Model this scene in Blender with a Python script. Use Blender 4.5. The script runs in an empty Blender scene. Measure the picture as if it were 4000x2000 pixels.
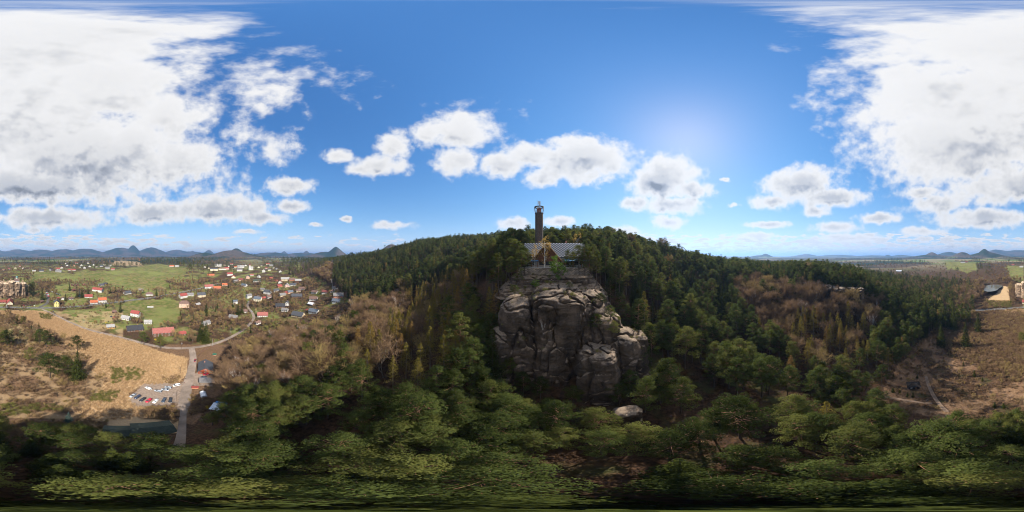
import bpy, bmesh, math, random
import numpy as np
from mathutils import Vector, Matrix, Euler

random.seed(7)
RNG = np.random.default_rng(11)
S = bpy.context.scene
COL = S.collection
D2R = math.pi / 180.0

# ------------------------------------------------------------------ camera, sky, sun, exposure
CAM_Z = 95.0
cam = bpy.data.cameras.new("camera")
cam.type = 'PANO'
try:
    cam.cycles.panorama_type = 'EQUIRECTANGULAR'
except Exception:
    cam.panorama_type = 'EQUIRECTANGULAR'
cam.clip_start = 0.1
cam.clip_end = 120000.0
cam_ob = bpy.data.objects.new("camera", cam)
COL.objects.link(cam_ob)
cam_ob.location = (0, 0, CAM_Z)
cam_ob.rotation_euler = (math.pi / 2, 0, 0)
S.camera = cam_ob

SUN_AZ, SUN_EL = 61.0, 41.0
sun = bpy.data.lights.new("sun", 'SUN')
sun.energy = 5.0
sun.angle = math.radians(0.55)
sun.color = (1.0, 0.93, 0.82)
sun_ob = bpy.data.objects.new("sun", sun)
COL.objects.link(sun_ob)
sun_ob.rotation_euler = (math.radians(90 - SUN_EL), 0, math.pi - math.radians(SUN_AZ))

S.view_settings.view_transform = 'Standard'
S.view_settings.look = 'None'
S.view_settings.exposure = 1.0
S.view_settings.gamma = 1.0
S.view_settings.use_curve_mapping = False
S.render.engine = 'CYCLES'
S.cycles.use_denoising = True
S.cycles.use_adaptive_sampling = True
S.cycles.adaptive_threshold = 0.015
S.cycles.adaptive_min_samples = 16
S.cycles.filter_width = 1.0
S.cycles.max_bounces = 5
S.cycles.diffuse_bounces = 3
S.cycles.transmission_bounces = 3
S.cycles.volume_bounces = 0
S.cycles.caustics_reflective = False
S.cycles.caustics_refractive = False


class NT:
    """small helper for building node trees"""
    def __init__(self, tree):
        self.t = tree
        self.n = tree.nodes
        self.l = tree.links

    def new(self, kind, **kw):
        nd = self.n.new(kind)
        for k, v in kw.items():
            setattr(nd, k, v)
        return nd

    def put(self, sock, v):
        if isinstance(v, bpy.types.NodeSocket):
            self.l.new(v, sock)
        elif v is not None:
            sock.default_value = v

    def math(self, op, a, b=None, c=None, clamp=False):
        nd = self.new('ShaderNodeMath', operation=op, use_clamp=clamp)
        self.put(nd.inputs[0], a)
        self.put(nd.inputs[1], b)
        if c is not None:
            self.put(nd.inputs[2], c)
        return nd.outputs[0]

    def vmath(self, op, a, b=None):
        nd = self.new('ShaderNodeVectorMath', operation=op)
        self.put(nd.inputs[0], a)
        if b is not None:
            self.put(nd.inputs['Scale'] if op == 'SCALE' else nd.inputs[1], b)
        return nd.outputs['Value'] if op in ('LENGTH', 'DOT_PRODUCT', 'DISTANCE') else nd.outputs[0]

    def noise(self, vec, scale, detail=4.0, rough=0.55, dist=0.0, color=False):
        nd = self.new('ShaderNodeTexNoise')
        if vec is not None:
            self.put(nd.inputs['Vector'], vec)
        nd.inputs['Scale'].default_value = scale
        nd.inputs['Detail'].default_value = detail
        nd.inputs['Roughness'].default_value = rough
        nd.inputs['Distortion'].default_value = dist
        return nd.outputs['Color'] if color else nd.outputs['Fac']

    def maprange(self, v, a, b, c=0.0, d=1.0, smooth=True):
        nd = self.new('ShaderNodeMapRange')
        nd.interpolation_type = 'SMOOTHSTEP' if smooth else 'LINEAR'
        self.put(nd.inputs['Value'], v)
        self.put(nd.inputs['From Min'], a)
        self.put(nd.inputs['From Max'], b)
        self.put(nd.inputs['To Min'], c)
        self.put(nd.inputs['To Max'], d)
        return nd.outputs['Result']

    def mix(self, f, a, b):
        nd = self.new('ShaderNodeMix', data_type='RGBA')
        self.put(nd.inputs[0], f)
        self.put(nd.inputs[6], a)
        self.put(nd.inputs[7], b)
        return nd.outputs[2]


def rgb(c):
    return (c[0], c[1], c[2], 1.0)


# ------------------------------------------------------------------ the sky: clear-air sky with a broken cumulus deck
W = bpy.data.worlds.new("World")
S.world = W
W.use_nodes = True
wt = NT(W.node_tree)
W.node_tree.nodes.clear()
w_out = wt.new('ShaderNodeOutputWorld')
sky = wt.new('ShaderNodeTexSky', sky_type='NISHITA')
sky.sun_disc = False
sky.sun_elevation = math.radians(SUN_EL)
sky.sun_rotation = math.radians(SUN_AZ)
sky.altitude = 350
sky.air_density = 1.0
sky.dust_density = 0.15
sky.ozone_density = 2.0
SKY_STRENGTH = 0.15
geo = wt.new('ShaderNodeTexCoord')
DIR = geo.outputs['Generated']
# photograph coordinate (4000 x 2000) of a cloud, angular half-sizes in degrees, amplitude
CLOUDS = [
    (-30, 430, 40, 27, 1.2), (330, 590, 41, 17, 1.2), (400, 330, 17, 15, 1.1), (3760, 540, 28, 20, 1.2), (640, 450, 12, 11, .9),
    (3640, 370, 16, 14, 1.0), (90, 170, 19, 13, 1.1), (120, 715, 42, 8, 1.1), (700, 620, 16, 8, 0.9), (500, 110, 8, 5, .8),
    (200, 850, 22, 4.6, 1.0), (-150, 850, 19, 4.2, 1.0), (600, 832, 16, 4.4, 1.0), (850, 812, 20, 5.6, 1.0), (1020, 850, 10, 2.6, .8),
    (1130, 725, 8.5, 3.6, .9), (1145, 807, 6.5, 2.8, .9),
    (1110, 285, 11, 5, .30), (1050, 330, 7, 8, .32), (1020, 415, 5, 4, .4), (1065, 570, 7, 6, .45), (960, 520, 6, 5, .4),
    (1315, 607, 4.8, 2.5, .9), (1545, 565, 5, 6, .8), (1490, 645, 9, 4, .85), (1400, 662, 4, 2, .7),
    (1800, 520, 11, 8, 1.0), (1790, 625, 7.5, 6, .9), (1675, 520, 7, 4, .8), (1850, 430, 5, 2, .1),
    (1960, 640, 8, 5, .9), (2060, 610, 9, 5, .9), (2260, 615, 17, 8, 1.1), (2120, 690, 7, 4, .8), (2300, 690, 8, 3, .7),
    (2585, 700, 12, 8.5, 1.1), (2480, 795, 6, 3, .9), (2640, 800, 11, 3.8, .9), (2610, 868, 6, 3, .9), (2690, 740, 8, 4, .9),
    (3130, 715, 13, 6.5, 1.0), (3230, 770, 14, 4, .9), (3010, 790, 8, 3, .8), (3190, 825, 6, 2.2, .8),
    (2865, 800, 2.8, 1, .8), (2830, 702, 1.4, 1.2, .7), (3440, 852, 8, 2.3, .9), (3600, 750, 8, 3, .9), (3660, 800, 8, 4.2, 1.0),
    (3000, 878, 8.5, 1.3, .9), (2960, 921, 8, 1.6, .9), (3260, 888, 9, 2.2, .9), (3310, 930, 14, 1.8, .9), (3600, 905, 8, 1.9, .9), (3750, 875, 4.5, 1.4, .8),
    (1525, 880, 9, 1.8, .8), (1355, 858, 2.2, .9, .8), (965, 905, 4.5, .9, .8), (630, 921, 3, .8, .7), (1230, 877, 2.5, .8, .7), (2000, 870, 5, 2.5, .8), (2180, 865, 6, 2, .8), (2440, 905, 6, 2.2, .8), (130, 900, 3, 1, .7),
]
sep = wt.new('ShaderNodeSeparateXYZ')
wt.l.new(DIR, sep.inputs[0])
UPZ = sep.outputs[2]
grp = bpy.data.node_groups.new('cloud_field', 'ShaderNodeTree')
grp.interface.new_socket('Vector', in_out='INPUT', socket_type='NodeSocketVector')
grp.interface.new_socket('Field', in_out='OUTPUT', socket_type='NodeSocketFloat')
gt = NT(grp)
g_in = gt.new('NodeGroupInput'); g_out = gt.new('NodeGroupOutput')
GV = g_in.outputs[0]
wv = gt.vmath('SUBTRACT', gt.noise(GV, 4.5, 4.0, 0.6, 0.0, True), (0.5, 0.5, 0.5))
big_v = gt.vmath('ADD', GV, gt.vmath('MULTIPLY', wv, (0.20, 0.20, 0.14)))
wv2 = gt.vmath('SUBTRACT', gt.noise(GV, 17.0, 4.0, 0.6, 0.0, True), (0.5, 0.5, 0.5))
small_v = gt.vmath('ADD', GV, gt.vmath('MULTIPLY', wv2, (0.075, 0.075, 0.035)))
field = None
for (cx, cy, rx, ry, amp) in CLOUDS:
    a = (cx / 4000.0 - 0.5) * 2 * math.pi
    e = (0.5 - cy / 2000.0) * math.pi
    mp = gt.new('ShaderNodeMapping', vector_type='TEXTURE')
    gt.l.new(big_v if ry > 6.5 else small_v, mp.inputs['Vector'])
    mp.inputs['Location'].default_value = (math.sin(a) * math.cos(e), math.cos(a) * math.cos(e), math.sin(e))
    mp.inputs['Rotation'].default_value = (e, 0, -a)
    mp.inputs['Scale'].default_value = (rx * D2R * 1.10, 1.0, ry * D2R * 1.10)
    v = gt.math('MULTIPLY_ADD', gt.vmath('LENGTH', mp.outputs[0]), -amp, amp)
    field = v if field is None else gt.math('SMOOTH_MAX', field, v, 0.08)
field = gt.math('MAXIMUM', field, -0.6)
# rows of small cumulus low over the horizon
gs = gt.new('ShaderNodeSeparateXYZ'); gt.l.new(GV, gs.inputs[0])
gz = gs.outputs[2]
flat = gt.vmath('MULTIPLY', GV, (1.0, 1.0, 4.2))
lown = gt.noise(flat, 13.0, 3.0, 0.5)
lowwin = gt.math('MULTIPLY', gt.maprange(gz, 0.006, 0.03), gt.maprange(gz, 0.08, 0.19, 1.0, 0.0))
side = gt.vmath('DOT_PRODUCT', GV, (0.62, -0.75, 0.0))
lowthr = gt.maprange(side, -0.7, 0.4, 0.56, 0.44, False)
lowf = gt.math('MULTIPLY_ADD', gt.math('SUBTRACT', lown, lowthr), 7.0, 0.0)
lowf = gt.math('ADD', gt.math('MULTIPLY', gt.math('ADD', lowf, 0.6), lowwin), -0.6)
field = gt.math('MAXIMUM', field, lowf)
lump = gt.noise(GV, 9.0, 3.0, 0.5)
field = gt.math('ADD', field, gt.math('MULTIPLY_ADD', lump, 1.0, -0.5))
gt.l.new(field, g_out.inputs[0])


def cloud_at(vec):
    nd = wt.new('ShaderNodeGroup'); nd.node_tree = grp
    wt.l.new(vec, nd.inputs[0])
    return nd.outputs[0]


F0 = cloud_at(DIR)
F1 = cloud_at(wt.vmath('ADD', DIR, (0.018, 0.010, 0.045)))
edge = wt.noise(DIR, 19.0, 8.0, 0.62)
raw = wt.math('ADD', F0, wt.math('MULTIPLY_ADD', edge, 0.85, -0.425))
alpha = wt.maprange(raw, -0.08, 0.46)
under = wt.maprange(wt.math('SUBTRACT', F1, F0), -0.10, 0.32)
thick = wt.maprange(raw, 0.25, 1.0)
low = wt.math('MULTIPLY', wt.maprange(UPZ, 0.30, 0.85, 0.9, 0.42), wt.maprange(UPZ, 0.04, 0.30, 0.30, 1.0))
deep = wt.math('MULTIPLY', thick, wt.maprange(UPZ, 0.28, 0.80, 0.55, 0.20))
shade = wt.math('ADD', wt.math('MULTIPLY', deep, 0.75), wt.math('MULTIPLY', wt.math('MULTIPLY', under, thick), 0.52))
lum = wt.math('MULTIPLY_ADD', wt.math('MULTIPLY', shade, low), -0.52, 0.485)
lum = wt.math('ADD', lum, wt.math('MULTIPLY', wt.math('MULTIPLY_ADD', edge, 0.06, -0.03), thick))
lum = wt.math('MINIMUM', wt.math('MAXIMUM', lum, 0.15), 0.52)
ccol = wt.mix(wt.maprange(lum, 0.19, 0.44), rgb((0.84, 0.89, 1.0)), rgb((1.0, 0.985, 0.97)))
hs = wt.new('ShaderNodeHueSaturation')
hs.inputs['Saturation'].default_value = 1.28
wt.l.new(sky.outputs[0], hs.inputs['Color'])
bg_sky = wt.new('ShaderNodeBackground')
gain = wt.vmath('MULTIPLY', hs.outputs[0], (0.88 * SKY_STRENGTH, 0.93 * SKY_STRENGTH, 1.22 * SKY_STRENGTH))      # white balance of the photograph
soft = wt.vmath('ADD', wt.vmath('SCALE', gain, 1.15), (1.0, 1.0, 1.0))
wt.l.new(wt.vmath('DIVIDE', gain, soft), bg_sky.inputs[0])      # the film shoulder keeps the horizon from clipping
bg_sky.inputs[1].default_value = 1.0
bg_c = wt.new('ShaderNodeBackground')
wt.l.new(ccol, bg_c.inputs[0])
wt.l.new(lum, bg_c.inputs[1])
mixs = wt.new('ShaderNodeMixShader')
wt.l.new(wt.math('MULTIPLY', alpha, 0.97), mixs.inputs[0])
wt.l.new(bg_sky.outputs[0], mixs.inputs[1])
wt.l.new(bg_c.outputs[0], mixs.inputs[2])
wt.l.new(mixs.outputs[0], w_out.inputs[0])
W.cycles.sampling_method = 'NONE'


# ------------------------------------------------------------------ numpy noise


def _hash(ix, iy, iz, seed):
    n = (ix * 374761393 + iy * 668265263 + iz * 2147483647 + seed * 1274126177) & 0xFFFFFFFF
    n = ((n ^ (n >> 13)) * 1274126177) & 0xFFFFFFFF
    n = (n ^ (n >> 16)) & 0xFFFF
    return n / 65535.0


def vnoise(x, y, z, seed=0):
    x = np.asarray(x, float); y = np.asarray(y, float) + 0 * x; z = np.asarray(z, float) + 0 * x
    ix = np.floor(x).astype(np.int64); iy = np.floor(y).astype(np.int64); iz = np.floor(z).astype(np.int64)
    fx, fy, fz = x - ix, y - iy, z - iz
    fx = fx * fx * (3 - 2 * fx); fy = fy * fy * (3 - 2 * fy); fz = fz * fz * (3 - 2 * fz)
    r = 0.0
    for dx in (0, 1):
        for dy in (0, 1):
            for dz in (0, 1):
                w = (fx if dx else 1 - fx) * (fy if dy else 1 - fy) * (fz if dz else 1 - fz)
                r = r + w * _hash(ix + dx, iy + dy, iz + dz, seed)
    return r


def fbm(x, y, z=0.0, octv=4, seed=0, gain=0.5):
    s, a, t = 0.0, 1.0, 0.0
    for o in range(octv):
        f = 2.0 ** o
        s = s + a * vnoise(np.asarray(x) * f + 17.3 * o, np.asarray(y) * f + 5.1 * o, np.asarray(z) * f + 9.7 * o, seed + o)
        t += a
        a *= gain
    return s / t


# ------------------------------------------------------------------ lie of the land (heights above the valley floor)
NR = [0, 20, 40, 60, 80, 100, 130, 170, 220, 300, 400, 500, 700, 1000, 1500, 2500]
TAB = {
    -180: [30, 22, 10, 2, 0, 0, 0, 0, 0, 0, 12, 25, 42, 55, 62, 64],
    -160: [30, 22, 8, 1, 0, 0, 0, 0, 0, 0, 12, 25, 42, 55, 62, 64],
    -140: [30, 22, 7, 0, 0, 0, 0, 0, 0, 0, 12, 25, 42, 55, 62, 64],
    -120: [30, 23, 11, 2, 0, 0, 0, 0, 0, 0, 11, 25, 42, 55, 62, 64],
    -105: [31, 27, 19, 8, 2, 0, 0, 0, 0, 0, 12, 26, 44, 55, 62, 64],
    -90: [31, 30, 26, 19, 10, 4, 1, 0, 0, 2, 14, 28, 46, 56, 62, 64],
    -75: [32, 33, 33, 29, 22, 14, 8, 5, 5, 8, 22, 36, 55, 62, 62, 62],
    -66: [32, 34, 36, 34, 29, 22, 15, 11, 12, 22, 44, 64, 68, 64, 62, 62],
    -60: [33, 35, 39, 39, 35, 29, 23, 19, 22, 38, 66, 80, 76, 66, 62, 62],
    -45: [33, 38, 42, 43, 41, 37, 33, 34, 46, 70, 90, 92, 82, 70, 62, 62],
    -30: [33, 40, 45, 49, 49, 46, 43, 52, 75, 101, 122, 118, 95, 75, 64, 62],
    -15: [33, 40, 45, 51, 62, 70, 70, 76, 90, 114, 125, 118, 95, 75, 64, 62],
    -7: [33, 39, 44, 51, 78, 86, 86, 88, 100, 116, 122, 115, 95, 75, 64, 62],
    -3: [33, 38, 42, 50, 86, 90, 91, 96, 106, 116, 118, 112, 92, 75, 64, 62],
    15: [33, 37, 41, 55, 89, 91, 94, 101, 110, 114, 112, 105, 88, 72, 64, 62],
    30: [33, 36, 40, 52, 84, 90, 96, 101, 107, 108, 105, 98, 84, 70, 64, 62],
    40: [33, 36, 39, 48, 72, 83, 92, 97, 101, 102, 98, 92, 80, 68, 62, 60],
    48: [33, 35, 38, 46, 60, 72, 82, 91, 95, 94, 90, 84, 74, 64, 60, 58],
    60: [33, 34, 37, 41, 48, 56, 66, 77, 83, 80, 72, 66, 60, 56, 54, 52],
    75: [32, 33, 35, 36, 38, 44, 54, 67, 73, 69, 60, 54, 48, 45, 45, 45],
    90: [31, 32, 33, 33, 34, 38, 46, 58, 66, 65, 57, 50, 42, 38, 38, 40],
    105: [31, 29, 28, 28, 30, 33, 41, 62, 66, 63, 55, 46, 36, 34, 36, 40],
    120: [31, 27, 23, 21, 22, 25, 32, 58, 63, 53, 44, 38, 30, 30, 34, 40],
    135: [30, 25, 18, 14, 13, 15, 19, 27, 33, 32, 27, 26, 26, 30, 40, 45],
    150: [30, 24, 14, 9, 6, 5, 4, 6, 9, 8, 10, 16, 30, 42, 50, 55],
    165: [30, 22, 11, 4, 1, 0, 0, 0, 0, 0, 6, 16, 36, 50, 58, 60],
    180: [30, 22, 10, 2, 0, 0, 0, 0, 0, 0, 12, 25, 42, 55, 62, 64],
}
_az = sorted(TAB)
RF = np.array(sorted(set(list(range(0, 180, 4)) + list(range(180, 520, 20)) + list(range(520, 1000, 40)) + list(range(1000, 2600, 100)))), float)
_cols = np.array([np.interp(RF, NR, TAB[a]) for a in _az])
AZF = np.arange(-180, 181, 1.0)
HT = np.array([np.interp(AZF, _az, _cols[:, j]) for j in range(len(RF))])      # [r, az]
_k = np.exp(-0.5 * (np.arange(-9, 10) / 3.2) ** 2); _k /= _k.sum()
_p = np.concatenate([HT[:, -10:-1], HT, HT[:, 1:10]], axis=1)
HT = np.array([np.convolve(row, _k, mode='valid') for row in _p])
_k2 = np.array([.25, .5, .25])
for _ in range(2):
    HT[1:-1] = .25 * HT[:-2] + .5 * HT[1:-1] + .25 * HT[2:]
HT[HT < 0.35] = 0.0

# far hills: photo x, photo y of the summit, distance, half-width (deg), sharpness
HILLS = [
    (520, 952, 6500, 2.9, 1.0), (470, 968, 6900, 8.0, 2.0), (590, 967, 6900, 6.5, 1.5), (330, 971, 7000, 9.0, 2.2), (250, 974, 7300, 9.0, 2.2), (160, 975, 7600, 9.0, 2.2), (70, 975, 7900, 9.0, 2.2), (-20, 977, 8100, 9.0, 2.2), (-110, 977, 8300, 9.0, 2.2),
    (690, 976, 8000, 6.5, 1.5), (752, 976, 9000, 1.8, 1.0), (815, 976, 7500, 2.6, 1.2), (740, 982, 8000, 9, 2.0), (800, 988, 3000, 5.5, 1.8),
    (922, 970, 2900, 3.6, 1.7), (905, 979, 2800, 8.5, 2.0), (1075, 977, 6500, 1.7, 1.0), (1110, 981, 7500, 2.0, 1.2), (1060, 986, 5200, 9.0, 2.2), (1197, 979, 6200, 1.9, 1.2), (1180, 987, 5600, 9.0, 2.2),
    (1312, 965, 3200, 3.6, 1.05), (1270, 984, 3400, 6.5, 2.0), (1530, 955, 1500, 6.0, 1.7),
    (2975, 996, 5200, 5.0, 1.6), (2990, 990, 5000, 2.6, 1.0), (2700, 999, 9000, 12, 2.0), (2960, 995, 9500, 2.2, 1.0),
    (3150, 992, 8500, 4.5, 1.5), (3270, 995, 9000, 9.0, 2.0), (3410, 997, 9000, 8.0, 1.6), (3468, 995, 7500, 1.8, 1.2), (3520, 996, 8500, 5.0, 1.3),
    (3640, 983, 3800, 3.0, 1.3), (3640, 992, 3900, 8.0, 2.0), (3707, 983, 6500, 5.0, 1.4), (3760, 984, 3200, 4.0, 1.7), (3845, 971, 3000, 3.0, 1.4), (3850, 983, 3100, 7.0, 2.0), (3890, 976, 8000, 6, 1.6), (3970, 978, 8300, 8.0, 2.0),
]


def hnat(x, y):
    x = np.asarray(x, float); y = np.asarray(y, float)
    r = np.hypot(x, y)
    a = np.degrees(np.arctan2(x, y))
    rc = np.clip(r, 0, 2499)
    j = np.clip(np.searchsorted(RF, rc, side='right') - 1, 0, len(RF) - 2)
    t = (rc - RF[j]) / (RF[j + 1] - RF[j])
    i = np.clip(np.floor(a + 180).astype(int), 0, 359)
    u = a + 180 - i
    z = (HT[j, i] * (1 - u) + HT[j, i + 1] * u) * (1 - t) + (HT[j + 1, i] * (1 - u) + HT[j + 1, i + 1] * u) * t
    rough = np.clip(z / 12.0, 0, 1)
    z = z + rough * (1.6 * (fbm(x / 14, y / 14, 0, 3, 3) - 0.5) + 5.0 * (fbm(x / 70, y / 70, 0, 3, 5) - 0.5) * np.clip((r - 90) / 150, 0, 1))
    far = np.clip((r - 700) / 1800, 0, 1)
    z = z + far * 26 * (fbm(x / 900, y / 900, 0, 4, 9) - 0.55)
    if not (r > 700).any():
        return z
    hn = 0.93 + 0.14 * fbm(x / 160, y / 160, 0, 4, 21)
    best = np.zeros_like(z)
    for (hx, hy, hr, hw, sh) in HILLS:
        ha = (hx / 4000.0 - 0.5) * 360
        top = CAM_Z + hr * math.tan((0.5 - hy / 2000.0) * math.pi) - (58 if hx < 2000 or hx > 3600 else 42)
        cx, cy = hr * math.sin(ha * D2R), hr * math.cos(ha * D2R)
        d = np.hypot(x - cx, y - cy) / (hr * hw * D2R)
        best = np.maximum(best, top * np.exp(-(d ** (1.6 if sh < 1.3 else 1.9)) * 1.15) * hn)
    return z + best * np.clip((r - 700) / 500, 0, 1)


def _smax(a, b):
    k = 14.0
    h = np.clip(0.5 + 0.5 * (a - b) / k, 0, 1)
    return b * (1 - h) + a * h + k * h * (1 - h) * 0.5


def H(x, y):
    return float(hnat(np.array([x]), np.array([y]))[0])


def proj(x, y, z):
    r = np.hypot(x, y)
    return (np.degrees(np.arctan2(x, y)) / 360 + 0.5) * 4000, (0.5 - np.degrees(np.arctan2(z - CAM_Z, r)) / 180) * 2000


def hit(px, py, lift=0.0):
    """where the sight line through a photograph point meets the ground"""
    a = (px / 4000.0 - 0.5) * 2 * math.pi
    e = (0.5 - py / 2000.0) * math.pi
    rr = np.arange(20, 690, 0.5) if py > 1052 else np.concatenate([np.arange(250, 700, 1.5), np.arange(700, 2500, 5.0)])
    x, y = rr * math.sin(a), rr * math.cos(a)
    below = hnat(x, y) + lift >= CAM_Z + rr * math.tan(e)
    k = int(np.argmax(below)) if below.any() else len(rr) - 1
    return x[k], y[k], float(hnat(x[k:k + 1], y[k:k + 1])[0]), rr[k]


def pol(px, r, z=None):
    a = (px / 4000.0 - 0.5) * 2 * math.pi
    x, y = r * math.sin(a), r * math.cos(a)
    return Vector((x, y, H(x, y) if z is None else z))


def elz(py, r):
    return CAM_Z + r * math.tan((0.5 - py / 2000.0) * math.pi)


def inpoly(px, py, poly):
    px = np.asarray(px, float); py = np.asarray(py, float)
    c = np.zeros(px.shape, bool)
    n = len(poly)
    for i in range(n):
        x1, y1 = poly[i]; x2, y2 = poly[(i + 1) % n]
        if y1 == y2:
            continue
        m = ((y1 > py) != (y2 > py)) & (px < (x2 - x1) * (py - y1) / (y2 - y1) + x1)
        c ^= m
    return c


# ------------------------------------------------------------------ object helpers
def tag(o, label=None, cat=None, group=None, kind=None):
    if label: o['label'] = label
    if cat: o['category'] = cat
    if group: o['group'] = group
    if kind: o['kind'] = kind
    return o


def link(o, parent=None):
    COL.objects.link(o)
    if parent is not None:
        o.parent = parent
    return o


def empty(name, loc, rz=0.0, label=None, cat=None, group=None):
    o = bpy.data.objects.new(name, None)
    o.empty_display_size = 0.5
    o.location = loc
    o.rotation_euler = (0, 0, rz)
    link(o)
    return tag(o, label, cat, group)


def mesh_np(name, V, F, mats, fmat=None, smooth=False, tone=None):
    """V (n,3), F list of index tuples or an (m,k) array"""
    me = bpy.data.meshes.new(name)
    if isinstance(F, np.ndarray):
        m, k = F.shape
        me.vertices.add(len(V)); me.vertices.foreach_set('co', np.asarray(V, np.float32).ravel())
        me.loops.add(m * k); me.loops.foreach_set('vertex_index', F.astype(np.int32).ravel())
        me.polygons.add(m)
        me.polygons.foreach_set('loop_start', np.arange(0, m * k, k, dtype=np.int32))
        try:
            me.polygons.foreach_set('loop_total', np.full(m, k, np.int32))
        except Exception:
            pass
        me.update(calc_edges=True)
    else:
        me.from_pydata([tuple(v) for v in V], [], F)
    for mt in (mats if isinstance(mats, (list, tuple)) else [mats]):
        me.materials.append(mt)
    if fmat is not None:
        me.polygons.foreach_set('material_index', np.asarray(fmat, np.int32))
    if smooth:
        me.polygons.foreach_set('use_smooth', np.ones(len(me.polygons), bool))
    if tone is not None:
        at = me.attributes.new('tone', 'FLOAT', 'POINT')
        at.data.foreach_set('value', np.asarray(tone, np.float32))
    me.validate()
    return me


def obj(name, me, parent=None, loc=None, rz=None):
    o = bpy.data.objects.new(name, me)
    if loc is not None: o.location = loc
    if rz is not None: o.rotation_euler = (0, 0, rz)
    return link(o, parent)


class MB:
    """collects simple solids into one mesh"""
    def __init__(self):
        self.V = []; self.F = []; self.M = []

    def add(self, V, F, m=0):
        b = len(self.V)
        self.V += [tuple(v) for v in V]
        self.F += [tuple(i + b for i in f) for f in F]
        self.M += [m] * len(F)
        return self

    def box(self, c, s, m=0, rz=0.0):
        x, y, z = s[0] / 2, s[1] / 2, s[2] / 2
        P = [(-x, -y, -z), (x, -y, -z), (x, y, -z), (-x, y, -z), (-x, -y, z), (x, -y, z), (x, y, z), (-x, y, z)]
        ca, sa = math.cos(rz), math.sin(rz)
        P = [(c[0] + p[0] * ca - p[1] * sa, c[1] + p[0] * sa + p[1] * ca, c[2] + p[2]) for p in P]
        return self.add(P, [(0, 3, 2, 1), (4, 5, 6, 7), (0, 1, 5, 4), (1, 2, 6, 5), (2, 3, 7, 6), (3, 0, 4, 7)], m)

    def tube(self, p0, p1, r0, r1=None, n=6, m=0, caps=True):
        p0, p1 = Vector(p0), Vector(p1)
        r1 = r0 if r1 is None else r1
        d = (p1 - p0)
        if d.length < 1e-6:
            return self
        d.normalize()
        u = d.cross(Vector((0, 0, 1)) if abs(d.z) < 0.9 else Vector((1, 0, 0))).normalized()
        v = d.cross(u)
        P = []
        for (p, r) in ((p0, r0), (p1, r1)):
            for k in range(n):
                a = 2 * math.pi * k / n
                P.append(p + (u * math.cos(a) + v * math.sin(a)) * r)
        F = [(k, (k + 1) % n, n + (k + 1) % n, n + k) for k in range(n)]
        if caps:
            F += [tuple(range(n - 1, -1, -1)), tuple(range(n, 2 * n))]
        return self.add(P, F, m)

    def prism(self, prof, y0, y1, m=0):
        """polygon in x,z extruded along y (counter-clockwise seen from -y)"""
        n = len(prof)
        P = [(p[0], y0, p[1]) for p in prof] + [(p[0], y1, p[1]) for p in prof]
        F = [tuple(range(n)), tuple(range(2 * n - 1, n - 1, -1))]
        F += [((k + 1) % n, k, n + k, n + (k + 1) % n) for k in range(n)]
        return self.add(P, F, m)

    def mesh(self, name, mats, smooth=False):
        return mesh_np(name, self.V, self.F, mats, self.M, smooth)

    def build(self, name, mats, parent=None, loc=None, rz=None, smooth=False):
        return obj(name, self.mesh(name, mats, smooth), parent, loc, rz)


_mats = {}


def mat(name, col, rough=0.8, var=0.15, scale=1.5, bump=0.0, bscale=None, metal=0.0, spec=0.3, col2=None, coord='Object'):
    if name in _mats:
        return _mats[name]
    m = bpy.data.materials.new(name)
    m.use_nodes = True
    t = NT(m.node_tree)
    b = m.node_tree.nodes['Principled BSDF']
    b.inputs['Roughness'].default_value = rough
    b.inputs['Metallic'].default_value = metal
    b.inputs['Specular IOR Level'].default_value = spec
    tc = t.new('ShaderNodeTexCoord')
    n = t.noise(tc.outputs[coord], scale, 5.0, 0.6)
    f = t.maprange(n, 0.3, 0.7)
    lo = tuple(c * (1 - var) for c in col)
    hi = col2 if col2 else tuple(min(1, c * (1 + var)) for c in col)
    t.l.new(t.mix(f, rgb(lo), rgb(hi)), b.inputs['Base Color'])
    if bump > 0:
        bp = t.new('ShaderNodeBump')
        bp.inputs['Strength'].default_value = bump
        bp.inputs['Distance'].default_value = 0.1
        t.l.new(t.noise(tc.outputs[coord], bscale or scale * 4, 6.0, 0.65), bp.inputs['Height'])
        t.l.new(bp.outputs[0], b.inputs['Normal'])
    _mats[name] = m
    return m


def leafmat(name, c1, c2, c3=None, trans=0.35, rnd=0.35):
    m = bpy.data.materials.new(name)
    m.use_nodes = True
    t = NT(m.node_tree)
    m.node_tree.nodes.clear()
    out = t.new('ShaderNodeOutputMaterial')
    at = t.new('ShaderNodeAttribute'); at.attribute_name = 'tone'
    oi = t.new('ShaderNodeObjectInfo')
    f = t.math('ADD', t.math('MULTIPLY', at.outputs['Fac'], 1 - rnd), t.math('MULTIPLY', oi.outputs['Random'], rnd), clamp=True)
    col = t.mix(f, rgb(c1), rgb(c2))
    if c3:
        rn = t.math('FRACT', t.math('MULTIPLY', oi.outputs['Random'], 13.7))
        col = t.mix(t.maprange(rn, 0.55, 1.0), col, rgb(c3))
    d = t.new('ShaderNodeBsdfDiffuse'); t.l.new(col, d.inputs[0])
    tr = t.new('ShaderNodeBsdfTranslucent'); t.l.new(col, tr.inputs[0])
    mx = t.new('ShaderNodeMixShader'); mx.inputs[0].default_value = trans
    t.l.new(d.outputs[0], mx.inputs[1]); t.l.new(tr.outputs[0], mx.inputs[2])
    t.l.new(mx.outputs[0], out.inputs[0])
    return m

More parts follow.
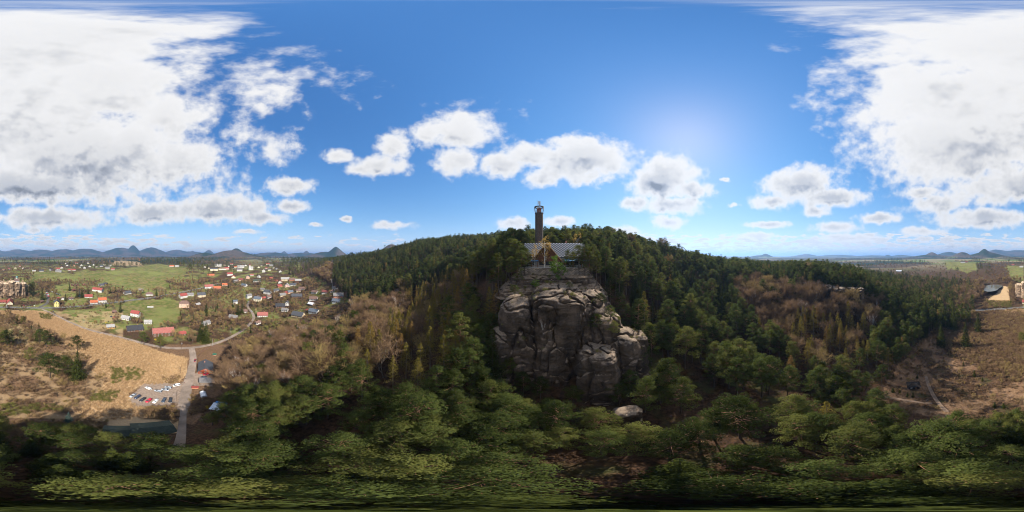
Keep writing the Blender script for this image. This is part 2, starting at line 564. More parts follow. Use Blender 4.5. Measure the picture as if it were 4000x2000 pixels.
# ------------------------------------------------------------------ land cover, read off the photograph as outlines on the ground
REED = [[(0, 1212), (170, 1217), (230, 1242), (330, 1282), (520, 1334), (620, 1372), (735, 1402), (730, 1460), (700, 1498), (560, 1498), (500, 1540), (520, 1575), (700, 1640), (700, 1690), (560, 1700), (330, 1690), (300, 1600), (380, 1540), (420, 1480), (330, 1440), (350, 1400), (160, 1290), (60, 1240), (0, 1225)],
        [(3890, 1150), (3922, 1117), (3942, 1120), (3955, 1188), (3900, 1196), (3862, 1180), (3868, 1160)], [(3900, 1212), (4000, 1206), (4000, 1232), (3960, 1240)]]
GRAVEL = [[(505, 1560), (560, 1497), (640, 1492), (700, 1500), (735, 1480), (735, 1610), (640, 1588), (520, 1590)], [(752, 1458), (775, 1452), (830, 1455), (830, 1510), (750, 1505)]]
SAND = [[(2020, 1140), (2030, 1060), (2300, 1058), (2330, 1110), (2250, 1130), (2140, 1122)]]
CLEAR = [(3330, 1620), (3440, 1540), (3500, 1440), (3600, 1330), (3700, 1290), (4000, 1225), (4000, 1645), (3850, 1640), (3700, 1640), (3600, 1620), (3480, 1600)]
VALLEY = [(-10, 940), (1150, 940), (1180, 1050), (1290, 1115), (1375, 1180), (1350, 1235), (1120, 1252), (1000, 1295), (905, 1335), (860, 1390), (865, 1530), (800, 1600), (760, 1660), (640, 1640), (420, 1695), (300, 1665), (-10, 1650)]
MEADOW = [[(262, 1098), (300, 1062), (440, 1056), (620, 1030), (735, 1052), (722, 1074), (640, 1098), (680, 1118), (560, 1146), (440, 1118), (400, 1098)],
          [(130, 1064), (268, 1064), (275, 1086), (262, 1099), (135, 1098)], [(470, 1232), (440, 1196), (560, 1172), (705, 1172), (705, 1250), (600, 1285), (540, 1240)],
          [(250, 1170), (330, 1165), (350, 1200), (260, 1205)], [(210, 1120), (290, 1115), (295, 1160), (230, 1160)], [(240, 1215), (430, 1200), (440, 1260), (330, 1280)],
          [(3690, 1022), (3812, 1026), (3815, 1056), (3700, 1052)], [(3930, 1040), (4000, 1036), (4000, 1105), (3950, 1090)], [(3740, 1055), (3800, 1058), (3780, 1068)]]
TANF = [[(432, 1024), (470, 1018), (545, 1024), (560, 1038), (440, 1036)]]

# rows of ground rings
rr = np.concatenate([np.arange(0.6, 40, 1.6), np.arange(40, 130, 1.1), np.arange(130, 300, 2.2), np.arange(300, 1000, 7.0), 1000 * 1.032 ** np.arange(0, 112)])
NA = 720
aa = np.arange(NA) * 2 * math.pi / NA
RR, AA = np.meshgrid(rr, aa, indexing='ij')
GX, GY = (RR * np.sin(AA)).ravel(), (RR * np.cos(AA)).ravel()
GZ = hnat(GX, GY)
GPX, GPY = proj(GX, GY, GZ)
GPX = GPX % 4000
GR = RR.ravel()
jx = GPX + 16 * (fbm(GX / 9, GY / 9, 0, 3, 31) - 0.5)
jy = GPY + 12 * (fbm(GX / 9, GY / 9, 0, 3, 32) - 0.5)


def cover(polys):
    m = np.zeros(jx.shape, bool)
    for p in polys:
        m |= inpoly(jx, jy, p)
    return m


m_reed = cover(REED).astype(float)
m_grav = cover(GRAVEL).astype(float)
m_sand = cover(SAND).astype(float) * (GR < 90)
inval = inpoly(jx, jy, VALLEY) & (GR > 45)
clr = inpoly(jx, jy, CLEAR) & (GR < 260)
m_mead = cover(MEADOW).astype(float)
grass = inval & (GPY < 1345) & (GR < 900)
gn = fbm(GX / 22, GY / 22, 0, 4, 41)
VILL = [(700, 1180), (800, 1030), (1130, 1030), (1180, 1060), (1290, 1118), (1375, 1180), (1350, 1235), (1120, 1255), (1000, 1295), (900, 1335), (740, 1340), (740, 1230)]
m_vill = inpoly(jx, jy, VILL)
gn = gn - 0.06 * m_vill
m_grass = np.clip(np.where(grass, np.clip((gn - 0.40) / 0.16, 0, 1), 0) + m_mead, 0, 1)
lf = np.clip((fbm(GX / 10, GY / 10, 0, 3, 47) - 0.40) / 0.15, 0, 1) * (inval & (GPY > 1215) & (GPX < 480))
m_reed = np.clip(m_reed + 0.55 * lf * (GR > 60), 0, 1)
m_tan = np.clip(cover(TANF).astype(float) + clr * np.clip((fbm(GX / 12, GY / 12, 0, 3, 43) - 0.36) / 0.2, 0, 1) + 0.6 * (inval & (GPY > 1345)) * (1 - m_reed), 0, 1)
# patchwork of far woods, ploughland and pasture
fn = fbm(GX / 420, GY / 420, 0, 4, 51)
far = np.clip((GR - 650) / 500, 0, 1)
m_far = far
m_wood = np.clip((fn - 0.365) / 0.05, 0, 1)
HX = GZ - 64
m_wood = np.clip(m_wood + np.clip(HX / 22, 0, 1), 0, 1) * (1 - m_mead) * (1 - m_tan)
m_brown = np.clip((fbm(GX / 260, GY / 260, 0, 4, 61) - 0.46) / 0.1, 0, 1)

idx = np.arange(len(rr) * NA).reshape(len(rr), NA)
q = np.stack([idx[:-1], idx[1:], np.roll(idx[1:], -1, 1), np.roll(idx[:-1], -1, 1)], -1).reshape(-1, 4)
V = np.stack([GX, GY, GZ], 1)
# close the middle with a fan of quads onto one vertex ring
V = np.concatenate([V, [[0, 0, float(hnat(np.array([0.0]), np.array([0.01]))[0])]]])
cidx = len(V) - 1
fan = np.array([[cidx, idx[0][k], idx[0][(k + 1) % NA], idx[0][(k + 2) % NA]] for k in range(0, NA, 2)])

gm = bpy.data.materials.new('ground_cover')
gm.use_nodes = True
t = NT(gm.node_tree)
b = gm.node_tree.nodes['Principled BSDF']
b.inputs['Roughness'].default_value = 0.95
b.inputs['Specular IOR Level'].default_value = 0.1
P = t.new('ShaderNodeNewGeometry').outputs['Position']


def att(name):
    a = t.new('ShaderNodeAttribute'); a.attribute_name = name
    return a.outputs['Fac']


n1 = t.noise(P, 0.9, 6.0, 0.65); n2 = t.noise(P, 0.11, 5.0, 0.6); n3 = t.noise(P, 3.5, 4.0, 0.7); n4 = t.noise(P, 0.018, 5.0, 0.6)
floor_ = t.mix(t.maprange(n1, 0.3, 0.7), rgb((0.0240, 0.0152, 0.0096)), rgb((0.0840, 0.0464, 0.0264)))
floor_ = t.mix(t.maprange(n2, 0.5, 0.75), floor_, rgb((0.0560, 0.0576, 0.0200)))
tanc = t.mix(t.maprange(n1, 0.3, 0.7), rgb((0.105, 0.060, 0.034)), rgb((0.235, 0.145, 0.082)))
tanc = t.mix(t.maprange(n2, 0.46, 0.7), tanc, rgb((0.135, 0.072, 0.042)))
reed_w = t.mix(t.maprange(n3, 0.3, 0.72), rgb((0.2480, 0.1600, 0.0800)), rgb((0.4960, 0.3520, 0.2000)))
reed_w = t.mix(t.maprange(n2, 0.45, 0.72), reed_w, rgb((0.3360, 0.2200, 0.1160)))
grs = t.mix(t.maprange(n1, 0.3, 0.7), rgb((0.044, 0.064, 0.011)), rgb((0.098, 0.116, 0.026)))
grs = t.mix(t.maprange(t.noise(P, 0.05, 6, .65), 0.44, 0.62), grs, rgb((0.135, 0.105, 0.045)))
grs = t.mix(t.maprange(n2, 0.42, 0.68), grs, rgb((0.1680, 0.1400, 0.0560)))
grs = t.mix(t.math('MULTIPLY', t.maprange(n3, 0.45, 0.75), 0.5), grs, rgb((0.05, 0.06, 0.014)))
grs = t.mix(t.maprange(n4, 0.45, 0.65), grs, rgb((0.1360, 0.1440, 0.0440)))
grav = t.mix(t.maprange(n1, 0.25, 0.75), rgb((0.1520, 0.1120, 0.0840)), rgb((0.2720, 0.2080, 0.1600)))
sandc = t.mix(t.maprange(n1, 0.35, 0.62), rgb((0.1280, 0.0880, 0.0600)), rgb((0.3520, 0.2760, 0.2120)))
wood = t.mix(att('brown'), rgb((0.0144, 0.0288, 0.0144)), rgb((0.0800, 0.0600, 0.0440)))
wood = t.mix(t.maprange(t.noise(P, 0.03, 6, .7), 0.35, 0.65), t.mix(0.55, wood, rgb((0.0064, 0.0112, 0.0064))), wood)
fieldc = t.mix(t.maprange(t.noise(P, 0.0035, 3, .5), 0.42, 0.6), rgb((0.085, 0.115, 0.038)), rgb((0.18, 0.145, 0.09)))
c = floor_
c = t.mix(att('tan'), c, tanc)
c = t.mix(att('grass'), c, grs)
c = t.mix(att('far'), c, t.mix(att('wood'), fieldc, wood))
c = t.mix(att('meadow'), c, grs)
c = t.mix(att('tanfield'), c, rgb((0.23, 0.165, 0.095)))
c = t.mix(att('reed'), c, reed_w)
c = t.mix(att('gravel'), c, grav)
c = t.mix(att('sand'), c, sandc)
t.l.new(c, b.inputs['Base Color'])
bp = t.new('ShaderNodeBump'); bp.inputs['Strength'].default_value = 0.7; bp.inputs['Distance'].default_value = 0.35
t.l.new(n1, bp.inputs['Height']); t.l.new(bp.outputs[0], b.inputs['Normal'])

allF = np.concatenate([q, fan])
gme = mesh_np('ground', V, allF[:, ::-1].copy(), gm, smooth=True)
for nm, arr in (('reed', m_reed), ('gravel', m_grav), ('sand', m_sand), ('tan', m_tan), ('grass', m_grass), ('far', m_far * (1 - m_mead)), ('wood', m_wood), ('brown', m_brown), ('meadow', m_mead), ('tanfield', cover(TANF).astype(float))):
    a_ = gme.attributes.new(nm, 'FLOAT', 'POINT')
    a_.data.foreach_set('value', np.append(arr, 0.0).astype(np.float32))
ground = obj('ground', gme)
tag(ground, 'rolling ground of forest floor, meadow and reeds reaching the horizon', kind='structure')

# ------------------------------------------------------------------ roads, paths, water
asphalt = mat('asphalt', (0.085, 0.079, 0.073), 0.95, 0.2, 0.5, 0.3, 8, spec=.08)
gravelm = mat('gravel_lane', (0.20, 0.155, 0.122), 0.95, 0.30, 0.12, 0.2, 9)
pathm = mat('sandy_path', (0.17, 0.115, 0.078), 0.95, 0.25, 0.7, 0.4, 9)
paint = mat('road_paint', (0.40, 0.40, 0.38), 0.7, 0.15, 2.0)


def resample(pts, step):
    out = [pts[0]]
    for a, b_ in zip(pts[:-1], pts[1:]):
        L = math.hypot(b_[0] - a[0], b_[1] - a[1]); n = max(1, int(L / step))
        out += [(a[0] + (b_[0] - a[0]) * k / n, a[1] + (b_[1] - a[1]) * k / n) for k in range(1, n + 1)]
    o = np.array(out)
    for _ in range(6):
        o[1:-1] = 0.25 * o[:-2] + 0.5 * o[1:-1] + 0.25 * o[2:]
    return o


ROADPTS = []


def strip(name, pts, width, m, label, lift=0.08, step=4.0, keep=True, off=0.0, dash=None):
    c_ = resample(pts, step)
    d = np.gradient(c_, axis=0); d /= np.linalg.norm(d, axis=1)[:, None] + 1e-9
    nrm = np.stack([-d[:, 1], d[:, 0]], 1)
    n = len(c_); cols = 4
    Ff = []
    jj = (np.arange(cols + 1) / cols - 0.5) * width + off
    PX = c_[:, None, :] + nrm[:, None, :] * jj[None, :, None]
    zc = hnat(c_[:, 0], c_[:, 1])
    zz = np.maximum(hnat(PX[..., 0].ravel(), PX[..., 1].ravel()).reshape(n, cols + 1), zc[:, None]) + lift
    zz += np.where((np.arange(cols + 1) > 0) & (np.arange(cols + 1) < cols), 0.05, -0.05)[None, :]
    Vv = np.concatenate([PX, zz[..., None]], -1).reshape(-1, 3)
    for k in range(n - 1):
        if dash and (k % dash[1]) >= dash[0]:
            continue
        for j in range(cols):
            a_ = k * (cols + 1) + j
            Ff.append((a_, a_ + cols + 1, a_ + cols + 2, a_ + 1))
    if keep:
        ROADPTS.extend([(p[0], p[1], width / 2) for p in c_])
    return obj(name, mesh_np(name, Vv, Ff, m, smooth=True)), c_


def g(px, py):
    x, y, z, r = hit(px, py)
    return (x, y)


MAIN = [g(3740, 1213), g(3860, 1209), g(3998, 1200), g(70, 1201), g(160, 1203), g(270, 1199), g(380, 1189), g(480, 1177), g(570, 1166), g(640, 1154), g(700, 1143), g(760, 1132), g(810, 1120), g(860, 1106)]
o, main_c = strip('road', MAIN, 7.0, asphalt, '')
tag(o, 'grey asphalt main road curving through the valley', kind='structure')
mk, _ = strip('road_marking', MAIN, 0.18, paint, '', 0.16, 3.0, False, 0.0, (2, 4)); mk.parent = o
for s_ in (-3.2, 3.2):
    mk, _ = strip('edge_line', MAIN, 0.16, paint, '', 0.16, 3.0, False, s_); mk.parent = o
LANE = [g(165, 1208), g(205, 1224), g(270, 1258), g(345, 1288), g(435, 1309), g(520, 1330), g(600, 1351), g(680, 1363), g(745, 1360), g(800, 1352), g(850, 1341), g(895, 1322), g(940, 1296), g(975, 1268), g(995, 1243), g(985, 1219), g(966, 1200), g(968, 1184), g(985, 1169), g(1010, 1155)]
o, lane_c = strip('lane', LANE, 4.2, gravelm, '', 0.10)
tag(o, 'pale narrow lane winding from the main road into the village', kind='structure')
SPUR = [g(748, 1362), g(757, 1395), g(752, 1430), g(742, 1470), g(730, 1510), g(722, 1560), g(718, 1590)]
o, spur_c = strip('gravel_road', SPUR, 5.6, gravelm, '', 0.13)
tag(o, 'wide gravel road running from the junction past the car park', kind='structure')
o, _ = strip('track', [g(719, 1575), g(716, 1610), g(712, 1660), g(706, 1720), g(690, 1770)], 2.6, gravelm, '', 0.17, 2.0)
tag(o, 'narrow track leading from the gravel road into the pines', kind='structure')
o, _ = strip('access_road', [g(150, 1202), g(185, 1185), g(190, 1165), g(178, 1148)], 6.0, asphalt, '', 0.11)
tag(o, 'short access road from the main road to the castle car park', kind='structure')
PATH = [g(3616, 1470), g(3625, 1500), g(3645, 1545), g(3668, 1580), g(3700, 1610)]
o, _ = strip('path', PATH, 1.9, pathm, '', 0.10, 2.0)
tag(o, 'sandy forest path running past the small dark hut', kind='structure')
o, _ = strip('footpath', [g(3640, 1576), g(3590, 1575), g(3540, 1565), g(3480, 1552), g(3430, 1546)], 1.4, pathm, '', 0.12, 2.0)
tag(o, 'pale trodden footpath branching off towards the pines', kind='structure')

watm = bpy.data.materials.new('pond_water'); watm.use_nodes = True
t = NT(watm.node_tree); b = watm.node_tree.nodes['Principled BSDF']
b.inputs['Base Color'].default_value = rgb((0.075, 0.075, 0.06)); b.inputs['Roughness'].default_value = 0.12; b.inputs['IOR'].default_value = 1.33
bp = t.new('ShaderNodeBump'); bp.inputs['Strength'].default_value = 0.08
t.l.new(t.noise(t.new('ShaderNodeNewGeometry').outputs['Position'], 1.2, 3), bp.inputs['Height']); t.l.new(bp.outputs[0], b.inputs['Normal'])
pond_px = [(3843, 1150), (3846, 1128), (3860, 1118), (3885, 1112), (3910, 1113), (3918, 1122), (3903, 1135), (3893, 1150), (3870, 1157), (3853, 1158)]
pp = [g(*p) for p in pond_px]
zc = max(H(*p) for p in pp) + 0.1
pr = resample(pp + [pp[0]], 4.0)
Vv = [(p[0], p[1], zc) for p in pr[:-1]]
pond = obj('pond_water', mesh_np('pond_water', Vv, [tuple(range(len(Vv)))], watm))
tag(pond, 'still grey pond among reeds and bare alders', kind='structure')

# ------------------------------------------------------------------ sandstone
stone = bpy.data.materials.new('sandstone'); stone.use_nodes = True
t = NT(stone.node_tree); b = stone.node_tree.nodes['Principled BSDF']
b.inputs['Roughness'].default_value = 0.92; b.inputs['Specular IOR Level'].default_value = 0.15
P = t.new('ShaderNodeNewGeometry').outputs['Position']
Nn = t.new('ShaderNodeNewGeometry').outputs['Normal']
strat = t.vmath('MULTIPLY', P, (0.35, 0.35, 2.6))
ns = t.noise(strat, 0.6, 6, .6); nb = t.noise(P, 0.16, 6, .62); nf = t.noise(P, 1.6, 6, .7)
vert = t.noise(t.vmath('MULTIPLY', P, (1.3, 1.3, 0.12)), 0.7, 5, .6)
c = t.mix(t.maprange(nb, 0.3, 0.7), rgb((0.034, 0.024, 0.017)), rgb((0.138, 0.098, 0.070)))
c = t.mix(t.maprange(ns, 0.46, 0.72), c, rgb((0.062, 0.049, 0.039)))
c = t.mix(t.math('MULTIPLY', t.maprange(vert, 0.5, 0.72), 0.75), c, rgb((0.030, 0.026, 0.023)))
c = t.mix(t.math('MULTIPLY', t.maprange(nf, 0.55, 0.75), 0.6), c, rgb((0.18, 0.14, 0.108)))
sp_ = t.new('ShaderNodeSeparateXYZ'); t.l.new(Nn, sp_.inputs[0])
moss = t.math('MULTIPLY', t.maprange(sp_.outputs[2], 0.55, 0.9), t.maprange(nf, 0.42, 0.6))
c = t.mix(t.math('MULTIPLY', t.maprange(sp_.outputs[2], 0.40, 0.85), 0.9), c, t.mix(t.maprange(nf, 0.35, 0.65), rgb((0.17, 0.12, 0.083)), rgb((0.38, 0.29, 0.22))))  # upward faces paler: bare trodden stone, plus light on tops put into colour
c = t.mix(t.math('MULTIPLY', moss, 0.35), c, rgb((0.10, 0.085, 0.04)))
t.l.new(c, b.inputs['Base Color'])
bp = t.new('ShaderNodeBump'); bp.inputs['Strength'].default_value = 1.0; bp.inputs['Distance'].default_value = 0.6
hgt = t.math('ADD', t.math('MULTIPLY', ns, 0.7), nf)
t.l.new(hgt, bp.inputs['Height']); t.l.new(bp.outputs[0], b.inputs['Normal'])


stone_dark = stone
stone_sunlit = stone.copy(); stone_sunlit.name = 'sunlit_sandstone'  # brighter copy: sunlight on the castle rock put into the stone colour
for nd in stone_sunlit.node_tree.nodes:
    if nd.type == 'MIX' and not (nd.inputs[7].is_linked and nd.inputs[6].is_linked):
        for q_ in (6, 7):
            if not nd.inputs[q_].is_linked:
                v_ = nd.inputs[q_].default_value; nd.inputs[q_].default_value = (min(.6, v_[0] * 3.1), min(.5, v_[1] * 3.0), min(.4, v_[2] * 2.7), 1)


def crag(name, az, r, a, b_, zt, zb, parent, yaw=0.0, expn=3.0, taper=0.12, caph=5.0, seed=1, amp=1.5, crack=0.9, strata=0.5, tilt=0.0, nu=150, nv=120, lean=0.0):
    th = np.linspace(0, 2 * math.pi, nu, endpoint=False)
    w = np.linspace(0, 1, nv)
    WW, TH = np.meshgrid(w, th, indexing='ij')
    tt = np.clip(WW / 0.7, 0, 1); ph = np.clip((WW - 0.7) / 0.3, 0, 1) * math.pi / 2
    s = np.where(WW < 0.7, 1 + taper * (1 - tt), np.cos(ph) ** 0.75)
    z = np.where(WW < 0.7, zb + (zt - caph - zb) * tt, zt - caph + caph * np.sin(ph) ** 0.9)
    rho = (np.abs(np.cos(TH)) ** expn / a ** expn + np.abs(np.sin(TH)) ** expn / b_ ** expn) ** (-1 / expn)
    lx, ly = rho * s * np.cos(TH), rho * s * np.sin(TH)
    ly = ly + lean * (z - zb)
    z = z + tilt * lx * np.clip((z - zb) / (zt - zb), 0, 1)
    ca, sa = math.cos(yaw), math.sin(yaw)
    gx, gy = lx * ca - ly * sa, lx * sa + ly * ca
    q_ = math.radians(az)
    # local x = to the right as seen from the camera, local y = away
    wx = r * math.sin(q_) + gx * math.cos(q_) + gy * math.sin(q_)
    wy = r * math.cos(q_) - gx * math.sin(q_) + gy * math.cos(q_)
    nx, ny = np.cos(TH), np.sin(TH)
    Nx = (nx * ca - ny * sa) * math.cos(q_) + (nx * sa + ny * ca) * math.sin(q_)
    Ny = -(nx * ca - ny * sa) * math.sin(q_) + (nx * sa + ny * ca) * math.cos(q_)
    up = np.sin(ph); hz = np.cos(ph)
    o1 = seed * 13.7
    d = amp * 2.0 * (fbm(wx / 7 + o1, wy / 7, z / 9, 4, seed) - 0.5)
    zz = z + 1.6 * fbm(wx / 8, wy / 8, z / 8, 2, seed + 3)
    band = fbm(wx / 30, wy / 30, zz / 1.7, 3, seed + 5)
    d += strata * 1.9 * (band - 0.5)
    cr = fbm(wx / 5 + o1, wy / 5, z / 26, 2, seed + 8)
    d -= crack * 2.6 * np.exp(-((cr - 0.5) / 0.022) ** 2)
    cr2 = fbm(wx / 9 + o1, wy / 9 + z / 14, z / 7, 2, seed + 14)
    d -= crack * 1.3 * np.exp(-((cr2 - 0.52) / 0.015) ** 2)
    ledge = np.floor(zz / 4.3 + fbm(wx / 9, wy / 9, 0, 2, seed + 2) * 1.5)
    d += strata * 0.8 * (_hash(ledge.astype(np.int64), ledge.astype(np.int64) * 3, ledge.astype(np.int64) * 0, seed) - 0.5)
    rg = 1 - np.abs(2 * fbm(wx / 4.5 + o1, wy / 4.5, z / 5.5, 3, seed + 17) - 1)
    d += 1.1 * (rg - 0.8)
    d += 0.9 * (fbm(wx / 2.9 + o1, wy / 2.9, z / 2.2, 3, seed + 27) - 0.5)
    d += 0.55 * (fbm(wx / 1.3, wy / 1.3, z / 1.3, 3, seed + 11) - 0.5)
    wx = wx + Nx * hz * d; wy = wy + Ny * hz * d; z = z + up * d * 0.6
    V = np.stack([wx.ravel(), wy.ravel(), z.ravel()], 1)
    idx = np.arange(nv * nu).reshape(nv, nu)
    F = np.stack([idx[:-1], np.roll(idx[:-1], -1, 1), np.roll(idx[1:], -1, 1), idx[1:]], -1).reshape(-1, 4)
    # origin of the part stays at the parent
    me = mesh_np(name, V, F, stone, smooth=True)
    return obj(name, me, parent)


cliff = empty('sandstone_cliff', (0, 0, 0), 0, 'tall dark sandstone cliff of rounded pillars below the lodge', 'cliff')
crag('rock_pillar', 1.6, 60, 6.2, 9.5, 80.5, 43, cliff, 0.0, 2.4, 0.22, 10, 2, 1.5, 1.0, .75, 0.12)
crag('rock_pillar', -3.2, 56, 4.6, 6, 69, 42, cliff, 0.2, 2.4, 0.2, 7, 12, 1.2, .9, .6, .1)
crag('rock_pillar', 5.0, 55, 3.6, 5, 64, 41, cliff, 0.1, 2.6, 0.18, 6, 22, 1.2, .8, .6)
crag('rock_dome', 16.6, 61.5, 9.8, 12, 84.6, 42, cliff, 0.0, 3.2, 0.04, 6.0, 3, 1.7, .9, .55, 0.0, 200, 150)
crag('rock_dome', 14.2, 53.2, 5.6, 5.2, 65, 42, cliff, 0.1, 2.6, 0.20, 9, 7, 1.3, .7, .45)
crag('rock_block', 30.4, 47.0, 5.6, 5.0, 65.5, 41, cliff, -0.15, 4.2, 0.06, 3.2, 4, .8, .8, .65, -0.1, 170, 130)
crag('rock_slab', 28.5, 63.5, 6.6, 10, 81.0, 50, cliff, -0.2, 2.6, 0.25, 8, 5, 1.5, 1.0, .55, -0.42)
crag('rock_slab', 33.5, 58.0, 5.6, 7, 74, 46, cliff, -0.2, 2.6, 0.16, 6, 9, 1.4, 1.0, .55, -0.40)
crag('rock_pillar', 39.8, 55.0, 5.4, 6.5, 68.5, 42, cliff, -0.2, 2.6, 0.10, 6, 6, 1.5, .9, .7, -0.25)
crag('rock_pillar', 44.0, 58.0, 3.4, 5, 66, 44, cliff, 0.0, 2.6, 0.15, 5, 16, 1.3, .9, .6)
crag('rock_ledge', 8.0, 75, 11, 8, 87.0, 77, cliff, 0.0, 3, 0.65, 2.0, 18, .6, .3, .25, 0, 130, 60)
crag('rock_ledge', 21.0, 75, 10, 8, 87.2, 77, cliff, 0.0, 3, 0.65, 2.0, 19, .6, .3, .25, 0, 130, 60)
bo = empty('fallen_boulder', (0, 0, 0), 0, 'single flat-topped boulder lying among pines below the cliff', 'boulder')
crag('rock_block', 40.8, 33.5, 3.3, 2.6, 48.5, 38, bo, 0.25, 3.4, 0.0, 2.0, 31, .8, .3, .4, .1, 90, 60)
lo = empty('quarry_rock', (0, 0, 0), 0, 'row of dark sandstone pillars under the wooded plateau edge', 'rock wall')
for k, (x_, w_, top) in enumerate([(3236, 5, 1112), (3262, 4.5, 1116), (3290, 5.5, 1116), (3326, 6, 1118), (3356, 4.5, 1119)]):
    a_ = (x_ / 4000 - .5) * 360
    crag('rock_pillar', a_, 154, w_ * .8, 7, elz(top + 6, 148), 34, lo, 0.1 * k, 2.8, .1, 3.5, 40 + k, 1.2, .8, .5, 0, 80, 60)
lo = empty('rock_outcrop', (0, 0, 0), 0, 'small pale rock outcrop poking out of the pine hillside', 'rock')
pz = pol(1625, 268)
crag('rock_pillar', (1625 / 4000 - .5) * 360, 268, 5.5, 5, elz(1006, 268), pz.z - 8, lo, 0, 2.4, .2, 5, 51, 2.0, .9, .7, 0, 80, 60)
# the castle rock across the valley, a ring of pillars
stone = stone_sunlit
cast = empty('castle_rock', (0, 0, 0), 0, 'pale vertical castle rock with ruins rising behind the inn', 'rock')
for k, (x_, r_, w_, d_, top) in enumerate([(-18, 356, 9, 10, 1110), (4, 352, 8.5, 11, 1101), (26, 350, 9, 11, 1104), (46, 349, 8.5, 12, 1099), (68, 350, 8.0, 12, 1103), (88, 352, 8.5, 11, 1105), (106, 356, 6, 9, 1116)]):
    a_ = (x_ / 4000 - .5) * 360
    crag('rock_pillar', a_, r_, w_, d_, elz(top, r_ - 8), -1, cast, 0.0, 3.4, .04, 3, 60 + k, 1.6, 1.3, .7, 0, 90, 70)

# ------------------------------------------------------------------ trees: meshes shared by many individuals
L_pine = leafmat('pine_needles', (0.012, 0.019, 0.006), (0.128, 0.156, 0.042), (0.146, 0.150, 0.040), 0.54, 0.48)
L_spruce = leafmat('spruce_needles', (0.012, 0.020, 0.006), (0.072, 0.082, 0.020), None, 0.30)
L_blue = leafmat('blue_spruce_needles', (0.03, 0.05, 0.045), (0.10, 0.14, 0.12), None, 0.25)
L_larch = leafmat('larch_needles', (0.10, 0.085, 0.018), (0.27, 0.21, 0.045), (0.26, 0.155, 0.05), 0.40)
L_twig = leafmat('bare_twigs', (0.10, 0.060, 0.034), (0.31, 0.200, 0.115), (0.30, 0.215, 0.085), 0.25)
L_birch = leafmat('birch_twigs', (0.13, 0.076, 0.048), (0.29, 0.18, 0.115), None, 0.2)
L_gold = leafmat('gold_leaves', (0.33, 0.20, 0.045), (0.55, 0.38, 0.11), None, 0.45)
L_green = leafmat('fresh_leaves', (0.045, 0.085, 0.015), (0.17, 0.25, 0.05), None, 0.45)
L_olive = leafmat('budding_bush', (0.10, 0.10, 0.025), (0.22, 0.21, 0.06), None, 0.35)
L_yellow = leafmat('forsythia_flowers', (0.55, 0.38, 0.02), (0.75, 0.55, 0.03), None, 0.3)
L_blossom = leafmat('blossom', (0.50, 0.48, 0.42), (0.75, 0.73, 0.68), None, 0.3)
bark_pine = bpy.data.materials.new('pine_bark'); bark_pine.use_nodes = True
t = NT(bark_pine.node_tree); b = bark_pine.node_tree.nodes['Principled BSDF']; b.inputs['Roughness'].default_value = .9
sp_ = t.new('ShaderNodeSeparateXYZ'); tc = t.new('ShaderNodeTexCoord'); t.l.new(tc.outputs['Object'], sp_.inputs[0])
c = t.mix(t.maprange(sp_.outputs[2], 5, 12), rgb((0.085, 0.06, 0.045)), rgb((0.27, 0.13, 0.065)))
c = t.mix(t.maprange(t.noise(tc.outputs['Object'], 4.0), .4, .7), c, rgb((0.06, 0.042, 0.03)))
t.l.new(c, b.inputs['Base Color'])
bark = mat('grey_bark', (0.13, 0.10, 0.075), .9, .3, 3.0)
bark_birch = mat('birch_bark', (0.60, 0.57, 0.52), .8, .25, 2.5)
bark_dark = mat('dark_bark', (0.07, 0.052, 0.04), .9, .3, 3.0)


class Foliage:
    def __init__(self, rng):
        self.V = []; self.T = []; self.rng = rng

    def blades(self, c, n, ext, size, up=0.5, aspect=0.6, tone=None, out=None):
        """n small leaf-sized quads spread through an ellipsoid about c"""
        g_ = self.rng
        u = g_.normal(size=(n, 3)); u /= np.linalg.norm(u, axis=1)[:, None]
        rad = g_.uniform(0.45, 1.0, n) ** 0.6
        p = np.asarray(c) + u * rad[:, None] * np.asarray(ext)
        nr = u * 0.7 + g_.normal(size=(n, 3)) * 0.55 + np.array([0, 0, up])
        if out is not None:
            nr = nr + np.asarray(out) * 0.5
        nr /= np.linalg.norm(nr, axis=1)[:, None]
        h = g_.normal(size=(n, 3)); t1 = np.cross(nr, h); t1 /= np.linalg.norm(t1, axis=1)[:, None]
        t2 = np.cross(nr, t1)
        s = size * g_.uniform(0.6, 1.3, n)[:, None]
        a, b_ = t1 * s * 0.5, t2 * s * 0.5 * aspect
        q = np.stack([p - a - b_ * .3, p - b_, p + a + b_ * .3, p + b_], 1)
        self.V.append(q.reshape(-1, 3))
        base = (g_.uniform(0.25, 0.8) if tone is None else tone)
        tn = np.clip(base + g_.normal(0, 0.13, n), 0, 1)
        self.T.append(np.repeat(tn, 4))

    def twigs(self, p, d, n, length, width, spread=0.6, tone=0.5):
        g_ = self.rng
        dd = np.asarray(d) + g_.normal(size=(n, 3)) * spread
        dd /= np.linalg.norm(dd, axis=1)[:, None]
        L = length * g_.uniform(0.5, 1.2, n)[:, None]
        p0 = np.asarray(p) + g_.normal(size=(n, 3)) * 0.15 * length
        s = np.cross(dd, g_.normal(size=(n, 3))); s /= np.linalg.norm(s, axis=1)[:, None]
        s = s * width * 0.5
        e = p0 + dd * L
        q = np.stack([p0 - s, p0 + s, e + s * .35, e - s * .35], 1)
        self.V.append(q.reshape(-1, 3))
        self.T.append(np.repeat(np.clip(tone + g_.normal(0, 0.2, n), 0, 1), 4))

    def mesh(self, name, m):
        V = np.concatenate(self.V); T = np.concatenate(self.T)
        F = np.arange(len(V)).reshape(-1, 4)
        return mesh_np(name, V, F, m, tone=T)


def limb_tubes(mb, pts, r0, r1, n=5):
    k = len(pts) - 1
    for i in range(k):
        mb.tube(pts[i], pts[i + 1], r0 + (r1 - r0) * i / k, r0 + (r1 - r0) * (i + 1) / k, n, 0, False)


